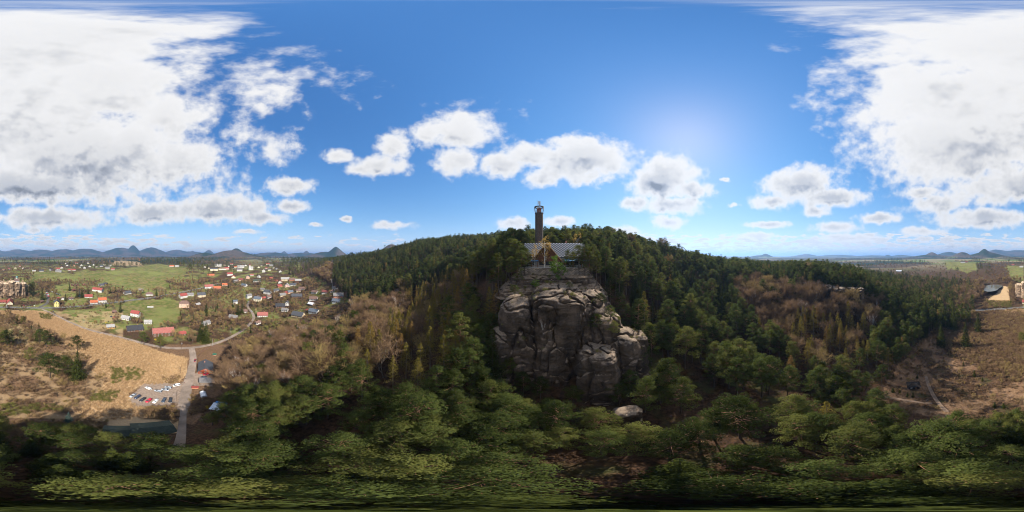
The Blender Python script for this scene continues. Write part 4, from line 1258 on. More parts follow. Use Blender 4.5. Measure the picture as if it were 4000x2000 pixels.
HS = [
    (38, 1191, 36, 'red', 'cream', 'r', 1, 'cream gabled inn with a red roof below the castle rock'),
    (8, 1186, 30, 'red', 'cream', 't', 1, 'low red-roofed wing of the inn under the castle rock'),
    (221, 1200, 21, 'dark', 'yellow', 'r', 3, 'narrow yellow house with a steep dark roof at the road fork'),
    (366, 1187, 32, 'orange', 'white', 'a12', 1, 'low orange-roofed part of the white house beside the road'),
    (399, 1183, 36, 'orange', 'white', 'a12', 2, 'taller white house with a bright orange roof beside the road'),
    (346, 1164, 30, 'red', 'white', 't', 1, 'long low outbuilding with a red roof behind the orange-roofed house'),
    (382, 1141, 56, 'red', 'white', 'a-30', 2, 'large white guesthouse with a long red roof among dark spruces'),
    (277, 1171, 20, 'brown', 'grey', 'a20', 1, 'grey barn with a brown roof left of the orange-roofed house'),
    (245, 1172, 12, 'brown', 'white', 'r', 1, 'tiny white cottage between the yellow house and the grey barn'),
    (227, 1170, 12, 'red', 'wood', 'a30', 1, 'small red-roofed shed behind the yellow house'),
    (497, 1150, 33, 'dark', 'white', 'a25', 1, 'white cottage with a dark panelled roof behind a conifer hedge'),
    (584, 1155, 29, 'brown', 'white', 'h', 1, 'white house with a brown hipped roof alone beside the road'),
    (550, 1138, 18, 'grey', 'grey', 't', 1, 'flat grey shed behind the white roadside house'),
    (715, 1165, 36, 'red', 'white', 'a30', 2, 'white two-storey house with a red roof beside the salmon villa'),
    (228, 1063, 24, 'grey', 'white', 't', 1, 'white house with a grey roof at the far edge of the meadow'),
    (226, 1053, 17, 'red', 'white', 't', 1, 'red-roofed house just behind the white meadow-edge house'),
    (162, 1061, 17, 'dark', 'white', 't', 1, 'white house with a dark roof beyond the castle rock meadow'),
    (200, 1057, 13, 'black', 'grey', 'a30', 2, 'dark cube-like house beyond the castle rock meadow'),
    (133, 1062, 14, 'palegrey', 'beige', 't', 1, 'pale beige house among bare trees beyond the castle rock'),
    (280, 1058, 32, 'red', 'white', 't', 1, 'long white house with a red roof at the end of the meadow'),
    (241, 1049, 14, 'red', 'white', 'r', 1, 'small red gabled house in the far hamlet'),
    (330, 1049, 14, 'grey', 'white', 'r', 1, 'white gable-fronted house in the far hamlet'),
    (441, 1055, 14, 'red', 'white', 't', 1, 'lone house with a crimson roof at the top of the big meadow'),
    (420, 1049, 18, 'grey', 'white', 't', 1, 'grey-roofed bungalow left of the crimson-roofed house'),
    (397, 1042, 14, 'dark', 'white', 't', 1, 'dark-roofed house above the grey bungalow'),
    (274, 1021, 10, 'palegrey', 'white', 't', 1, 'far white house among trees near the skyline wood'),
    (300, 1030, 12, 'red', 'white', 't', 1, 'far red-roofed house among trees near the skyline wood'),
    (345, 1030, 12, 'grey', 'cream', 't', 1, 'far cream house among trees near the skyline wood'),
    (430, 1040, 10, 'palegrey', 'white', 't', 1, 'far white bungalow below the tan ploughed field'),
    (671, 1043, 18, 'orange', 'white', 't', 1, 'orange-roofed house at the far right edge of the meadow'),
    (692, 1043, 16, 'palegrey', 'white', 't', 1, 'white house beside the orange-roofed one at the meadow edge'),
    (395, 1118, 24, 'dark', 'grey', 'a20', 1, 'dark grey roofed house among conifers above the guesthouse'),
    (412, 1113, 18, 'black', 'wood', 'a-20', 1, 'black-roofed chalet behind the guesthouse conifers'),
    (281, 1117, 9, 'brown', 'wood', 'r', 1, 'left of three brown camping cabins in a row'),
    (293, 1117, 9, 'brown', 'wood', 'r', 1, 'middle of three brown camping cabins in a row'),
    (304, 1117, 9, 'brown', 'wood', 'r', 1, 'right of three brown camping cabins in a row'),
    (327, 1116, 14, 'darkred', 'wood', 'a40', 1, 'red-brown barrack right of the three camping cabins'),
    (287, 1138, 16, 'darkred', 'wood', 'a50', 1, 'red-brown barrack below the three camping cabins'),
    (530, 1238, 42, 'red', 'white', 'a-28', 2, 'white farmhouse with a red roof above the black-roofed barn'),
    (492, 1251, 40, 'palegrey', 'white', 'a-28', 1, 'long white farm wing with a patchy pale roof'),
    (446, 1224, 18, 'brown', 'wood', 'a15', 1, 'small brown shed beside the big dark conifer in the meadow'),
    (526, 1297, 72, 'black', 'wood', 'a14', 1, 'brown timber barn with a long black roof beside the lane'),
    (637, 1316, 92, 'pink', 'wood', 'a10', 2, 'long half-timbered house with a pinkish red roof'),
    (711, 1312, 32, 'red', 'wood', 'a10', 1, 'small red-roofed outbuilding right of the long half-timbered house'),
    (431, 1285, 34, 'palegrey', 'golden', 'a12', 1, 'yellowish wooden garage beside the lane'),
    (578, 1267, 30, 'palegrey', 'grey', 't', 1, 'grey shed behind the long half-timbered house'),
    (163, 1183, 15, 'brown', 'wood', 'a30', 1, 'brown wooden hut beside the road below the castle rock'),
    (719, 1203, 40, 'brown', 'salmon', 'h', 3, 'tall salmon villa with a brown hipped roof'),
    (772, 1196, 24, 'palegrey', 'wood', 'a40', 1, 'narrow grey-roofed shed right of the salmon villa'),
    (743, 1157, 26, 'grey', 'grey', 't', 1, 'grey-roofed shed behind the salmon villa'),
    (786, 1162, 36, 'dark', 'beige', 'a15', 2, 'beige villa with a dark roof right of the salmon villa'),
    (815, 1128, 38, 'pink', 'white', 'a15', 2, 'white house with a pinkish red roof beside the bending road'),
    (848, 1130, 32, 'orange', 'brick', 't', 1, 'low building with an orange roof right of the pink-roofed house'),
    (878, 1117, 26, 'orange', 'salmon', 'a15', 1, 'salmon cottage with a bright orange roof behind a spruce'),
    (897, 1077, 27, 'red', 'white', 'a20', 2, 'white house with a wide red roof at the upper village'),
    (912, 1087, 26, 'red', 'cream', 'r', 1, 'red-roofed cottage in front of the wide white house'),
    (939, 1097, 24, 'darkred', 'salmon', 'a20', 1, 'salmon house with a dark red roof in the upper village'),
    (922, 1103, 24, 'grey', 'white', 'a25', 1, 'white house with a greyish brown roof below the salmon house'),
    (954, 1119, 26, 'blue', 'white', 'a-35', 1, 'white house with a blue-grey roof in the middle of the village'),
    (968, 1089, 20, 'dark', 'salmon', 'r', 2, 'orange-walled house with a dark roof in the upper village'),
    (984, 1078, 14, 'pink', 'white', 't', 1, 'small pink-roofed house left of the white gabled one'),
    (1011, 1085, 15, 'palegrey', 'white', 'r', 1, 'white gabled house alone on the upper village slope'),
    (1004, 1102, 28, 'green', 'white', 't', 1, 'low white bungalow with a green roof'),
    (824, 1079, 26, 'orange', 'brick', 't', 1, 'orange-red roofed hall half hidden by trees'),
    (852, 1042, 28, 'palegrey', 'white', 't', 3, 'tall white hotel at the top of the village'),
    (836, 1057, 34, 'dark', 'cream', 't', 2, 'long dark-roofed house below the white hotel'),
    (868, 1055, 28, 'brown', 'cream', 'h', 2, 'cream building with a brown hipped roof beside the hotel'),
    (886, 1053, 18, 'red', 'pink', 't', 2, 'pink house with a red roof right of the hotel'),
    (936, 1060, 22, 'grey', 'white', 't', 2, 'white two-storey house near the church'),
    (941, 1046, 26, 'palegrey', 'white', 't', 2, 'wide white building behind the church house'),
    (905, 1034, 11, 'red', 'white', 't', 1, 'far small house with a vivid red roof above the village'),
    (920, 1045, 12, 'orange', 'cream', 't', 1, 'far orange-roofed house left of the wide white building'),
    (1046, 1034, 13, 'red', 'cream', 't', 1, 'far red-roofed house right of the church'),
    (1060, 1040, 15, 'grey', 'white', 't', 1, 'far grey-roofed house right of the church'),
    (1041, 1051, 12, 'red', 'white', 'a20', 1, 'small red-roofed house below the far grey-roofed one'),
    (1030, 1064, 15, 'grey', 'white', 'r', 2, 'tall narrow white gabled house right of the church'),
    (1052, 1057, 12, 'grey', 'cream', 't', 1, 'small grey-roofed cottage by the tall narrow gable'),
    (1095, 1064, 12, 'grey', 'white', 'r', 1, 'small white house among spruces near the forest edge'),
    (1114, 1098, 33, 'palegrey', 'beige', 't', 2, 'big farm building with a wide pale grey roof'),
    (1142, 1097, 24, 'brown', 'brick', 't', 1, 'brown-roofed house right of the big farm building'),
    (1165, 1105, 24, 'palegrey', 'wood', 't', 2, 'open wooden barn with a pale roof at the forest edge'),
    (1122, 1122, 22, 'palegrey', 'pink', 'r', 1, 'pink gable-fronted house below the big farm building'),
    (1146, 1117, 24, 'dark', 'grey', 't', 1, 'dark-roofed house right of the pink gable'),
    (1059, 1091, 18, 'red', 'brick', 'a30', 1, 'red-roofed house left of the big farm building'),
    (1079, 1101, 12, 'red', 'wood', 't', 1, 'tiny red-roofed shed left of the big farm building'),
    (1094, 1107, 16, 'darkred', 'white', 'r', 1, 'little white gable with a dark red roof below the farm building'),
    (1092, 1122, 24, 'red', 'brick', 'a30', 1, 'red-roofed brick house left of the pink gable'),
    (1078, 1140, 28, 'dark', 'white', 'a35', 1, 'white cottage with a broad dark roof in the village middle'),
    (1026, 1135, 20, 'grey', 'cream', 'a-30', 1, 'cream house with a grey roof beside the lane top'),
    (1045, 1150, 33, 'dark', 'white', 'a-25', 2, 'white two-storey house with dormers and dark roof by the lane'),
    (972, 1165, 26, 'grey', 'white', 'a35', 2, 'white gabled house with a grey-brown roof left of the lane'),
    (1007, 1178, 34, 'blue', 'cream', 'a-20', 2, 'cream house with a blue-grey roof on the lane corner'),
    (1029, 1170, 20, 'red', 'wood', 'a30', 1, 'red-roofed annex right of the cream corner house'),
    (1050, 1165, 24, 'brown', 'white', 'a40', 1, 'dark brown roofed cottage right of the red annex'),
    (1133, 1146, 26, 'blue', 'salmon', 'a30', 1, 'salmon house with a blue-grey roof in the village middle'),
    (1103, 1158, 30, 'grey', 'beige', 'a30', 1, 'beige cottage with a weathered grey roof'),
    (1120, 1148, 14, 'red', 'brick', 't', 1, 'little brick annex between the beige cottage and blue-grey roof'),
    (1159, 1163, 40, 'dark', 'wood', 't', 1, 'low wide house with a nearly black roof'),
    (1180, 1133, 28, 'brown', 'white', 'a-15', 1, 'white house with a brown half-hipped roof'),
    (1166, 1141, 16, 'brown', 'beige', 't', 1, 'beige shed left of the brown half-hipped house'),
    (1230, 1147, 29, 'brown', 'white', 'a-35', 1, 'white gabled house with a brown roof towards the pines'),
    (1272, 1147, 31, 'darkred', 'white', 'a-20', 1, 'white house with a red-brown roof near the pine edge'),
    (1298, 1143, 18, 'brown', 'white', 'a20', 1, 'small brown-roofed house next to the blossoming tree'),
    (1304, 1129, 14, 'grey', 'grey', 't', 1, 'small grey shed under the pine edge'),
    (1225, 1174, 36, 'brown', 'white', 'a-15', 1, 'white house with a greyish pink roof and balcony'),
    (1322, 1169, 38, 'grey', 'brick', 't', 2, 'long grey-roofed house with a brick gable at the forest edge'),
    (1314, 1184, 36, 'blue', 'grey', 'a-20', 1, 'grey modern house with a smooth blue-grey roof'),
    (1216, 1195, 28, 'white', 'wood', 'a-40', 1, 'chalet with a shining white sheet roof and skylights'),
    (1226, 1225, 43, 'blue', 'white', 'a-30', 1, 'white barn-like house with a blue-grey roof'),
    (1165, 1240, 56, 'dark', 'beige', 'a-28', 1, 'big farmhouse with a huge charcoal roof'),
    (1113, 1218, 28, 'grey', 'white', 'a-20', 1, 'white cottage with a grey roof left of the big farmhouse'),
    (1095, 1203, 36, 'black', 'wood', 't', 1, 'low black-roofed timber house'),
    (1122, 1195, 14, 'dark', 'white', 'r', 2, 'tall narrow white annex of the black-roofed house'),
    (1026, 1239, 40, 'pink', 'white', 't', 1, 'house with a faded red roof beside the lane bend'),
    (912, 1248, 40, 'grey', 'wood', 'a-22', 1, 'dark timber chalet with a grey roof left of the lane'),
    (919, 1188, 20, 'blue', 'white', 'a20', 2, 'white house with a blue roof behind tall conifers'),
    (954, 1223, 24, 'brown', 'grey', 't', 1, 'small parking shed beside the lane'),
    (1007, 1268, 25, 'brown', 'white', 'a35', 1, 'little white shed with a brown roof beside the lane'),
    (805, 1270, 36, 'grey', 'grey', 'a40', 1, 'long grey shed behind the tall dark spruces'),
    (3990, 1045, 14, 'palegrey', 'white', 't', 1, 'white bungalow on the pasture beyond the pond'),
    (3957, 1036, 10, 'red', 'white', 't', 1, 'far red-roofed farmhouse beyond the pond'),
    (3761, 1028, 22, 'palegrey', 'white', 't', 1, 'far white farm on the green hill field'),
    (3775, 1026, 10, 'red', 'white', 't', 1, 'far red-roofed barn beside the white farm'),
    (3511, 1055, 22, 'white', 'white', 't', 1, 'white-roofed hall beyond the right-hand forest'),
    (3974, 1143, 20, 'red', 'wood', 'a30', 1, 'red-roofed hut beside the castle rock foot'),
    (3726, 1212, 18, 'red', 'brick', 'a30', 1, 'red-roofed house half hidden by dark spruces'),
    (3692, 1208, 18, 'grey', 'grey', 't', 1, 'grey-roofed house half hidden by dark spruces'),
]
for h in HS:
    house(*h)
# distant hamlet crumbs that nothing tells apart
for k, (px, py) in enumerate([(118, 1052), (90, 1050), (60, 1049), (36, 1052), (15, 1056), (78, 1043), (365, 1037), (318, 1038), (290, 1040), (262, 1040), (312, 1046), (350, 1044), (376, 1044), (408, 1036), (255, 1032), (1010, 1047), (1022, 1040), (1068, 1048), (960, 1040), (895, 1043), (876, 1037), (815, 1050), (800, 1046), (1080, 1052), (915, 1052)]):
    left = px < 500
    house(px, py, 9, random.choice(['red', 'grey', 'brown', 'dark']), random.choice(['white', 'cream']), random.choice(['t', 'a30', 'r']), 1,
          'tiny distant house among the trees of the far left hamlet' if left else 'tiny distant house among the trees of the upper village',
          group='far hamlet houses' if left else 'far upper village houses')

# ------------------------------------------------------------------ buildings close by
r_, L, W_, e, rise = house(803, 1462, 58, 'dark', 'redwood', 'r', 1, 'red timber house with a blue-black roof beside the gravel road', depth=.7, maxL=13, pitch=.75)
skyl = MB().box((0, 0, 0), (1.2, .9, .08)).build('skylight', glass, r_, (-1.5, -2.0, e + rise * .52 + .35)); skyl.rotation_euler = (math.atan2(rise, W_ / 2), 0, 0)


def shed(name, px, py, w, d, h, roofm, wallm, label, cat, yaw=0.0, slope=.25, posts=True):
    x, y, z, r = hit(px, py); az = math.atan2(x, y)
    root = empty(name, (x + math.sin(az) * d / 2, y + math.cos(az) * d / 2, z), -az + yaw, label, cat)
    HOUSEPTS.append((root.location.x, root.location.y, max(w, d) / 2 + 1))
    if posts:
        for sx in (-1, 1):
            for sy in (-1, 1):
                MB().box((sx * (w / 2 - .2), sy * (d / 2 - .2), h / 2), (.16, .16, h)).build('post', timber, root)
    else:
        MB().box((0, 0, h / 2 - .5), (w, d, h + 1)).build('wall', wallm, root)
    V = [(-w / 2 - .3, -d / 2 - .3, h), (w / 2 + .3, -d / 2 - .3, h), (w / 2 + .3, d / 2 + .3, h + slope * d), (-w / 2 - .3, d / 2 + .3, h + slope * d)]
    V += [(a, b_, c_ + .12) for a, b_, c_ in V]
    MB().add(V, [(3, 2, 1, 0), (4, 5, 6, 7), (0, 1, 5, 4), (1, 2, 6, 5), (2, 3, 7, 6), (3, 0, 4, 7)]).build('roof', roofm, root)
    return root


shed('carport', 808, 1503, 8.5, 5.0, 2.4, ROOF['grey'], timber, 'open carport with a flat grey roof below the red timber house', 'carport', 0, .05)
shed('garden_shed', 762, 1519, 3.6, 1.6, 1.2, ROOF['red'], WALL['brick'], 'low red and cream bin shed below the carport', 'shed', 0, .05, False)
# polytunnel greenhouse
x, y, z, r = hit(795, 1543); az = math.atan2(x, y)
gh = empty('greenhouse', (x, y, z), -az + .15, 'white plastic tunnel greenhouse beside the gravel road', 'greenhouse')
film = mat('tunnel_film', (0.62, 0.64, 0.66), .35, .08, 1.0)
prof = [(-1.7, 0)] + [(-1.7 * math.cos(a), 2.0 * math.sin(a)) for a in np.linspace(.25, math.pi - .25, 9)] + [(1.7, 0)]
MB().prism(prof[::-1], -2.6, 2.6).build('cover', film, gh)
for k in range(4):
    yy = -2.5 + k * 1.67; m_ = MB()
    for a, b_ in zip(prof[:-1], prof[1:]):
        m_.tube((a[0] * 1.02, yy, a[1] * 1.02), (b_[0] * 1.02, yy, b_[1] * 1.02), .04, None, 4)
    m_.build('hoop', steel, gh)
HOUSEPTS.append((x, y, 4))
# the long low green-roofed hall under the pines, in two stepped parts
x, y, z, r = hit(548, 1688); az = math.atan2(x, y)
hall = empty('hall_building', (x, y, z), -az + .12, 'low hall with a dull green metal roof at the wood edge', 'building')
HOUSEPTS.append((x, y, 12))
gw = mat('hall_panels', (0.30, 0.32, 0.31), .8, .15, 1)
for (cx, cy, L, W_, e) in ((3.6, 0, 12.0, 8.0, 3.4), (-6.6, -.5, 7.6, 6.4, 2.9)):
    w_ = gable_wall(L, W_, e, 1.5).build('wall', gw, hall, (cx, cy, 0))
    rf = gable_roof(L, W_, e, 1.5, .5).build('roof', ROOF['green'], hall, (cx, cy, 0))
    for k in range(4):
        o_ = bpy.data.objects.new('window', W_small); o_.location = (cx - L / 2 + (k + .5) * L / 4, cy - W_ / 2 - .03, 1.7); link(o_, hall)
        o_ = bpy.data.objects.new('window', W_small); o_.location = (cx - L / 2 + (k + .5) * L / 4, cy + W_ / 2 + .03, 1.7); o_.rotation_euler = (0, 0, math.pi); link(o_, hall)
# white and blue canopy at the foot of the slope
tarp = mat('blue_tarpaulin', (0.05, 0.19, 0.42), .5, .2, 1.5); sheet = mat('white_sheet_roof', (0.60, 0.66, 0.72), .4, .12, 1.5)
c1 = shed('canopy_roof', 850, 1612, 4.6, 4.6, 2.6, sheet, timber, 'white sheet canopy with a blue tarpaulin under the pines', 'canopy', -.35, .16)
MB().box((.4, 3.4, 3.35), (5.0, 1.6, .07)).build('tarpaulin', tarp, c1)
# round garden pool
x, y, z, r = hit(838, 1386); az = math.atan2(x, y)
pool = empty('garden_pool', (x, y, z), -az, 'round garden pool with a dark green cover on the lawn', 'pool')
MB().tube((0, 0, -.2), (0, 0, .95), 2.0, None, 24, 0, False).build('pool_wall', mat('pool_liner', (0.30, 0.16, 0.10), .6), pool)
MB().tube((0, 0, .80), (0, 0, .88), 1.95, None, 24).build('pool_cover', mat('pool_cover_green', (0.02, 0.10, 0.06), .4), pool)
# dark hut in the clearing
x, y, z, r = hit(3568, 1522); az = math.atan2(x, y)
hut = empty('forest_hut', (x + 2.4 * math.sin(az), y + 2.4 * math.cos(az), z), -az + .12, 'small dark wooden hut standing alone beside the forest path', 'hut')
HOUSEPTS.append((hut.location.x, hut.location.y, 6))
darkw = mat('tarred_timber', (0.028, 0.021, 0.017), .9, .25, 2); darkr = mat('tarred_roof', (0.022, 0.019, 0.018), .95, .25, 2.5, .4, 8, spec=.08)
for k in range(9):
    MB().box((0, 0, .1 + .28 * k), (5.6 - (k % 2) * .06, 4.4 - (k % 2) * .06, .275)).build('plank', darkw, hut)
rf = hip_roof(5.6, 4.4, 2.55, 1.7, .6).build('roof', darkr, hut)
MB().box((.8, 0, 4.05), (2.6, 1.6, .35)).build('roof_lantern', darkr, rf)
o_ = bpy.data.objects.new('window', W_frame); o_.location = (-1.2, -2.24, 1.5); o_.scale = (.8, 1, .6); link(o_, hut)
o_ = bpy.data.objects.new('door', D_mesh); o_.location = (1.0, -2.24, .05); link(o_, hut)
# information board and bench by the path
x, y, z, r = hit(3622, 1574); az = math.atan2(x, y)
bd = empty('information_board', (x, y, z), -az + .9, 'small roofed information board at the path fork', 'sign')
for s_ in (-.7, .7):
    MB().box((s_, 0, 1.0), (.12, .12, 2.0)).build('post', timber, bd)
MB().box((0, 0, 1.35), (1.3, .06, .9)).build('panel', mat('sun_bleached_board', (0.30, 0.27, 0.22), .8), bd)
gable_roof(1.8, .8, 2.0, .35, .1, .06).build('roof', darkr, bd)
bn = empty('park_bench', (x + .6, y + 1.6, z), -az + .9, 'wooden bench beside the information board at the path fork', 'bench')
for k in range(3):
    MB().box((0, -.2 + .17 * k, .45), (1.7, .14, .05)).build('seat_slat', timber, bn)
MB().box((0, .28, .75), (1.7, .05, .18)).build('backrest', timber, bn)
for s_ in (-.7, .7):
    MB().box((s_, 0, .21), (.1, .5, .42)).build('leg', timber, bn)

# church with its red onion tower
x, y, z, r = hit(980, 1054); az = math.atan2(x, y)
ch = empty('village_church', (x, y, z), -az, 'white village church with a red onion-topped tower', 'church')
HOUSEPTS.append((x, y, 12))
gable_wall(18, 10, 8, 5).build('nave', WALL['white'], ch)
gable_roof(18, 10, 8, 5).build('roof', ROOF['palegrey'], ch)
tw = MB().box((-4, -6.5, 8), (5, 5, 20)).build('tower', WALL['white'], ch)
m_ = MB(); pr_ = [(3.0, 18), (3.1, 19.2), (2.2, 20.6), (1.2, 22.2), (.6, 23.2), (.5, 25)]
for (a, b_), (c_, d_) in zip(pr_[:-1], pr_[1:]):
    m_.tube((-4, -6.5, b_), (-4, -6.5, d_), a, c_, 8, 0, False)
m_.build('tower_cap', ROOF['red'], ch)
for k in range(4):
    o_ = bpy.data.objects.new('window', W_small); o_.location = (2 + 2 * k, -5.05, 4); o_.scale = (.9, 1, 2.2); link(o_, ch)
o_ = bpy.data.objects.new('window', W_small); o_.location = (-4, -9.03, 14); o_.scale = (1, 1, 1.6); link(o_, ch)
# small brick tower on the far skyline
x, y, z, r = hit(546, 1019); az = math.atan2(x, y)
bt = empty('brick_tower', (x, y, z), -az, 'squat brick tower with a pointed roof above the tan field', 'tower')
MB().box((0, 0, 6), (7, 7, 16)).build('wall', WALL['brick'], bt)
hip_roof(7, 7, 14, 4.5).build('roof', ROOF['red'], bt)
# chapel on the castle rock
chp = empty('rock_chapel', pol(66, 350, elz(1103, 342) - 1.5), -math.radians((66 / 4000 - .5) * 360), 'small chapel with a green domed turret on the castle rock', 'chapel')
gable_wall(10, 7, 4.5, 3.6).build('wall', WALL['grey'], chp)
gable_roof(10, 7, 4.5, 3.6).build('roof', ROOF['brown'], chp)
MB().tube((0, 3, 4), (0, 3, 10.5), 2.4, None, 8).build('turret', WALL['cream'], chp)
m_ = MB()
for k in range(5):
    a, b_ = k * .31, (k + 1) * .31
    m_.tube((0, 3, 10.5 + 3 * math.sin(a)), (0, 3, 10.5 + 3 * math.sin(b_)), 2.9 * math.cos(a), max(.15, 2.9 * math.cos(b_)), 10, 0, False)
m_.tube((0, 3, 13.3), (0, 3, 15.3), .15, .05, 5)
m_.build('dome', mat('copper_green', (0.10, 0.22, 0.19), .6), chp)
# ruined walls, each a thing
ru = empty('castle_ruin', (0, 0, 0), 0, 'broken stone walls of the castle ruin on top of the rock', 'ruin')
for k, (px, rr_, h_) in enumerate([(2, 348, 5), (14, 346, 7), (30, 347, 4), (42, 346, 8), (88, 350, 5)]):
    p = pol(px, rr_, elz(1104, 344))
    m_ = MB(); zz = 0
    for s_ in range(4):
        w_ = 5.5 - s_ * 1.1 * (1 if k % 2 else .6)
        m_.box((random.uniform(-.3, .3), 0, zz + h_ / 8 - .5), (w_, 1.6, h_ / 4 + .02), 0); zz += h_ / 4
    m_.build('wall', stone, ru, p, -math.atan2(p.x, p.y))

# ------------------------------------------------------------------ the lodge on the rock
LAZ = (2166 / 4000 - .5) * 2 * math.pi
LR = 82.0
LB = elz(1042, 77)
lodge = empty('hilltop_lodge', (LR * math.sin(LAZ), LR * math.cos(LAZ), LB), -LAZ, 'white hilltop lodge with chequered grey tiled roof and timber gable', 'building')
HOUSEPTS.append((lodge.location.x, lodge.location.y, 15)); HOUSEPTS.append((lodge.location.x - 9, lodge.location.y, 9)); HOUSEPTS.append((lodge.location.x + 9, lodge.location.y, 9))
t_sheen = mat('tile_sheen', (0.27, 0.275, 0.29), .5, .12, 2, spec=.6); t_dark = mat('tile_dark', (0.04, 0.04, 0.043), .6, .15, 2, spec=.5)  # shine of glossy tiles put into the paler colour of alternate tiles
cladding = mat('brown_cladding', (0.14, 0.062, 0.032), .8, .3, 2.2, .3, 12); bluecl = mat('blue_awning', (0.07, 0.20, 0.38), .6, .15, 2)
orangew = mat('orange_timber', (0.22, 0.105, 0.045), .7, .2, 2)
L, W_, e, rise = 28.5, 13.0, 5.2, 6.0
gable_wall(L, W_, e, rise).build('wall', WALL['white'], lodge)


def tiles(name, parent, x0, x1, y_e, z_e, y_r, z_r, tw=.72, rows=13, clip=None):
    """courses of overlapping tiles on one roof slope"""
    nx = int(round((x1 - x0) / tw)); tw = (x1 - x0) / nx
    sl = Vector((0, y_r - y_e, z_r - z_e)); Ls = sl.length; sl.normalize()
    nn = Vector((0, -sl.z, sl.y)) if y_r > y_e else Vector((0, sl.z, -sl.y))
    if nn.z < 0: nn = -nn
    m_ = MB(); dl = Ls / rows
    for j in range(rows):
        for i in range(nx):
            cx = x0 + (i + .5) * tw
            if clip and not clip(cx, (j + .5) / rows):
                continue
            o_ = Vector((cx, y_e, z_e)) + sl * (j * dl)
            lift = .05 + .035 * ((i + j) % 2)
            a = o_ + nn * (lift + .07); b_ = o_ + sl * (dl * 1.06) + nn * lift
            hw = tw * .48
            ex = Vector((hw, 0, 0)); dn = nn * .05
            V = [a - ex, a + ex, b_ + ex, b_ - ex, a - ex - dn, a + ex - dn, b_ + ex - dn, b_ - ex - dn]
            m_.add(V, [(0, 1, 2, 3), (4, 7, 6, 5), (0, 4, 5, 1), (1, 5, 6, 2), (2, 6, 7, 3), (3, 7, 4, 0)], (i + j) % 2)
    o_ = m_.build(name, [t_sheen, t_dark], parent)
    o_['kind'] = 'stuff'
    return o_


mr = gable_roof(L, W_, e, rise, .9, .2).build('roof', t_dark, lodge)
k_ = rise / (W_ / 2)
GX0, GW, GE, GRISE = -3.4, 13.6, 2.6, 8.0      # timber gable facing the valley: centre, width, eave, rise
tiles('roof_tiles', mr, -L / 2 - .9, L / 2 + .9, -W_ / 2 - .9, e - .9 * k_ + .28, 0, e + rise + .28)
tiles('roof_tiles', mr, -L / 2 - .9, L / 2 + .9, W_ / 2 + .9, e - .9 * k_ + .28, 0, e + rise + .28)
for (cx, zz) in ((-11.4, 1.05), (8.6, 1.0)):          # low dormer strips under the eaves
    MB().box((cx, -W_ / 2 - .2, e - .15), (3.6, .5, 1.5)).build('dormer', cladding, lodge)
gy = -W_ / 2 - 2.2
gwall = MB()
V = [(GX0 - GW / 2, gy, GE), (GX0 + GW / 2, gy, GE), (GX0, gy, GE + GRISE), (GX0 - GW / 2, -1, GE), (GX0 + GW / 2, -1, GE), (GX0, -1, GE + GRISE)]
gwall.add(V, [(0, 1, 2), (5, 4, 3), (0, 3, 4, 1), (1, 4, 5, 2), (2, 5, 3, 0)])
gw_ = gwall.build('gable', cladding, lodge)
for k in range(22):
    xx = -GW / 2 + (k + .5) * GW / 22
    hh = GRISE * (1 - abs(xx) / (GW / 2))
    if hh > .6:
        MB().box((GX0 + xx, gy - .05, GE + hh / 2 - .1), (GW / 22 - .07, .09, hh - .25)).build('plank', cladding, gw_)
for sg in (-1, 1):                                     # gable roof slopes with their own tiles
    A = [(GX0 + sg * (GW / 2 + 1.0), GE - 1.0 * GRISE / (GW / 2)), (GX0, GE + GRISE)]
    m_ = MB()
    z0, z1 = A[0][1] + .1, A[1][1] + .1
    V = [(A[0][0], gy - .9, z0), (A[1][0], gy - .9, z1), (A[1][0], 0, z1), (A[0][0], 0, z0)]
    V += [(a, b_, c_ + .22) for a, b_, c_ in V]
    Fq = [(3, 2, 1, 0), (4, 5, 6, 7), (0, 1, 5, 4), (1, 2, 6, 5), (2, 3, 7, 6), (3, 0, 4, 7)]
    m_.add(V, Fq if sg < 0 else [f[::-1] for f in Fq])
    gr = m_.build('gable_roof', t_dark, lodge)
    tm = MB(); sl = Vector((A[1][0] - A[0][0], 0, A[1][1] - A[0][1])); n_r = 13; dl = sl.length / n_r; sl.normalize(); nn = Vector((-sl.z * sg * -1, 0, abs(sl.x)))
    nn = Vector((sg * abs(sl.z), 0, abs(sl.x)))
    for j in range(n_r):
        for i in range(12):
            yy = gy - .85 + (i + .5) * (abs(gy) + .6) / 12; hw = (abs(gy) + .6) / 24 * .96
            o_ = Vector((A[0][0], yy, z0 + .24)) + sl * (j * dl); lift = .05 + .035 * ((i + j) % 2)
            a = o_ + nn * (lift + .07); b_ = o_ + sl * (dl * 1.06) + nn * lift; ey = Vector((0, hw, 0)); dn = nn * .05
            V = [a - ey, a + ey, b_ + ey, b_ - ey, a - ey - dn, a + ey - dn, b_ + ey - dn, b_ - ey - dn]
            tm.add(V, [(0, 1, 2, 3), (4, 7, 6, 5), (0, 4, 5, 1), (1, 5, 6, 2), (2, 6, 7, 3), (3, 7, 4, 0)], (i + j) % 2)
    o_ = tm.build('roof_tiles', [t_sheen, t_dark], gr); o_['kind'] = 'stuff'
    MB().tube((A[0][0], gy - 1.0, z0), (A[1][0], gy - 1.0, z1 + .1), .16, None, 4).build('bargeboard', orangew, gr)
for (cx, w_) in ((-9.6, 1.4), (-12.6, 1.2), (-6.0, 2.4), (-2.6, 3.4), (2.2, 2.2), (5.2, 3.2), (9.3, 3.8), (12.4, 1.4)):
    f_ = MB().box((cx, -W_ / 2 - .04, 1.75), (w_, .12, 2.1)).build('window', frame, lodge)
    MB().box((cx, -W_ / 2 - .10, 1.75), (w_ - .3, .08, 1.8)).build('pane', glass, f_)
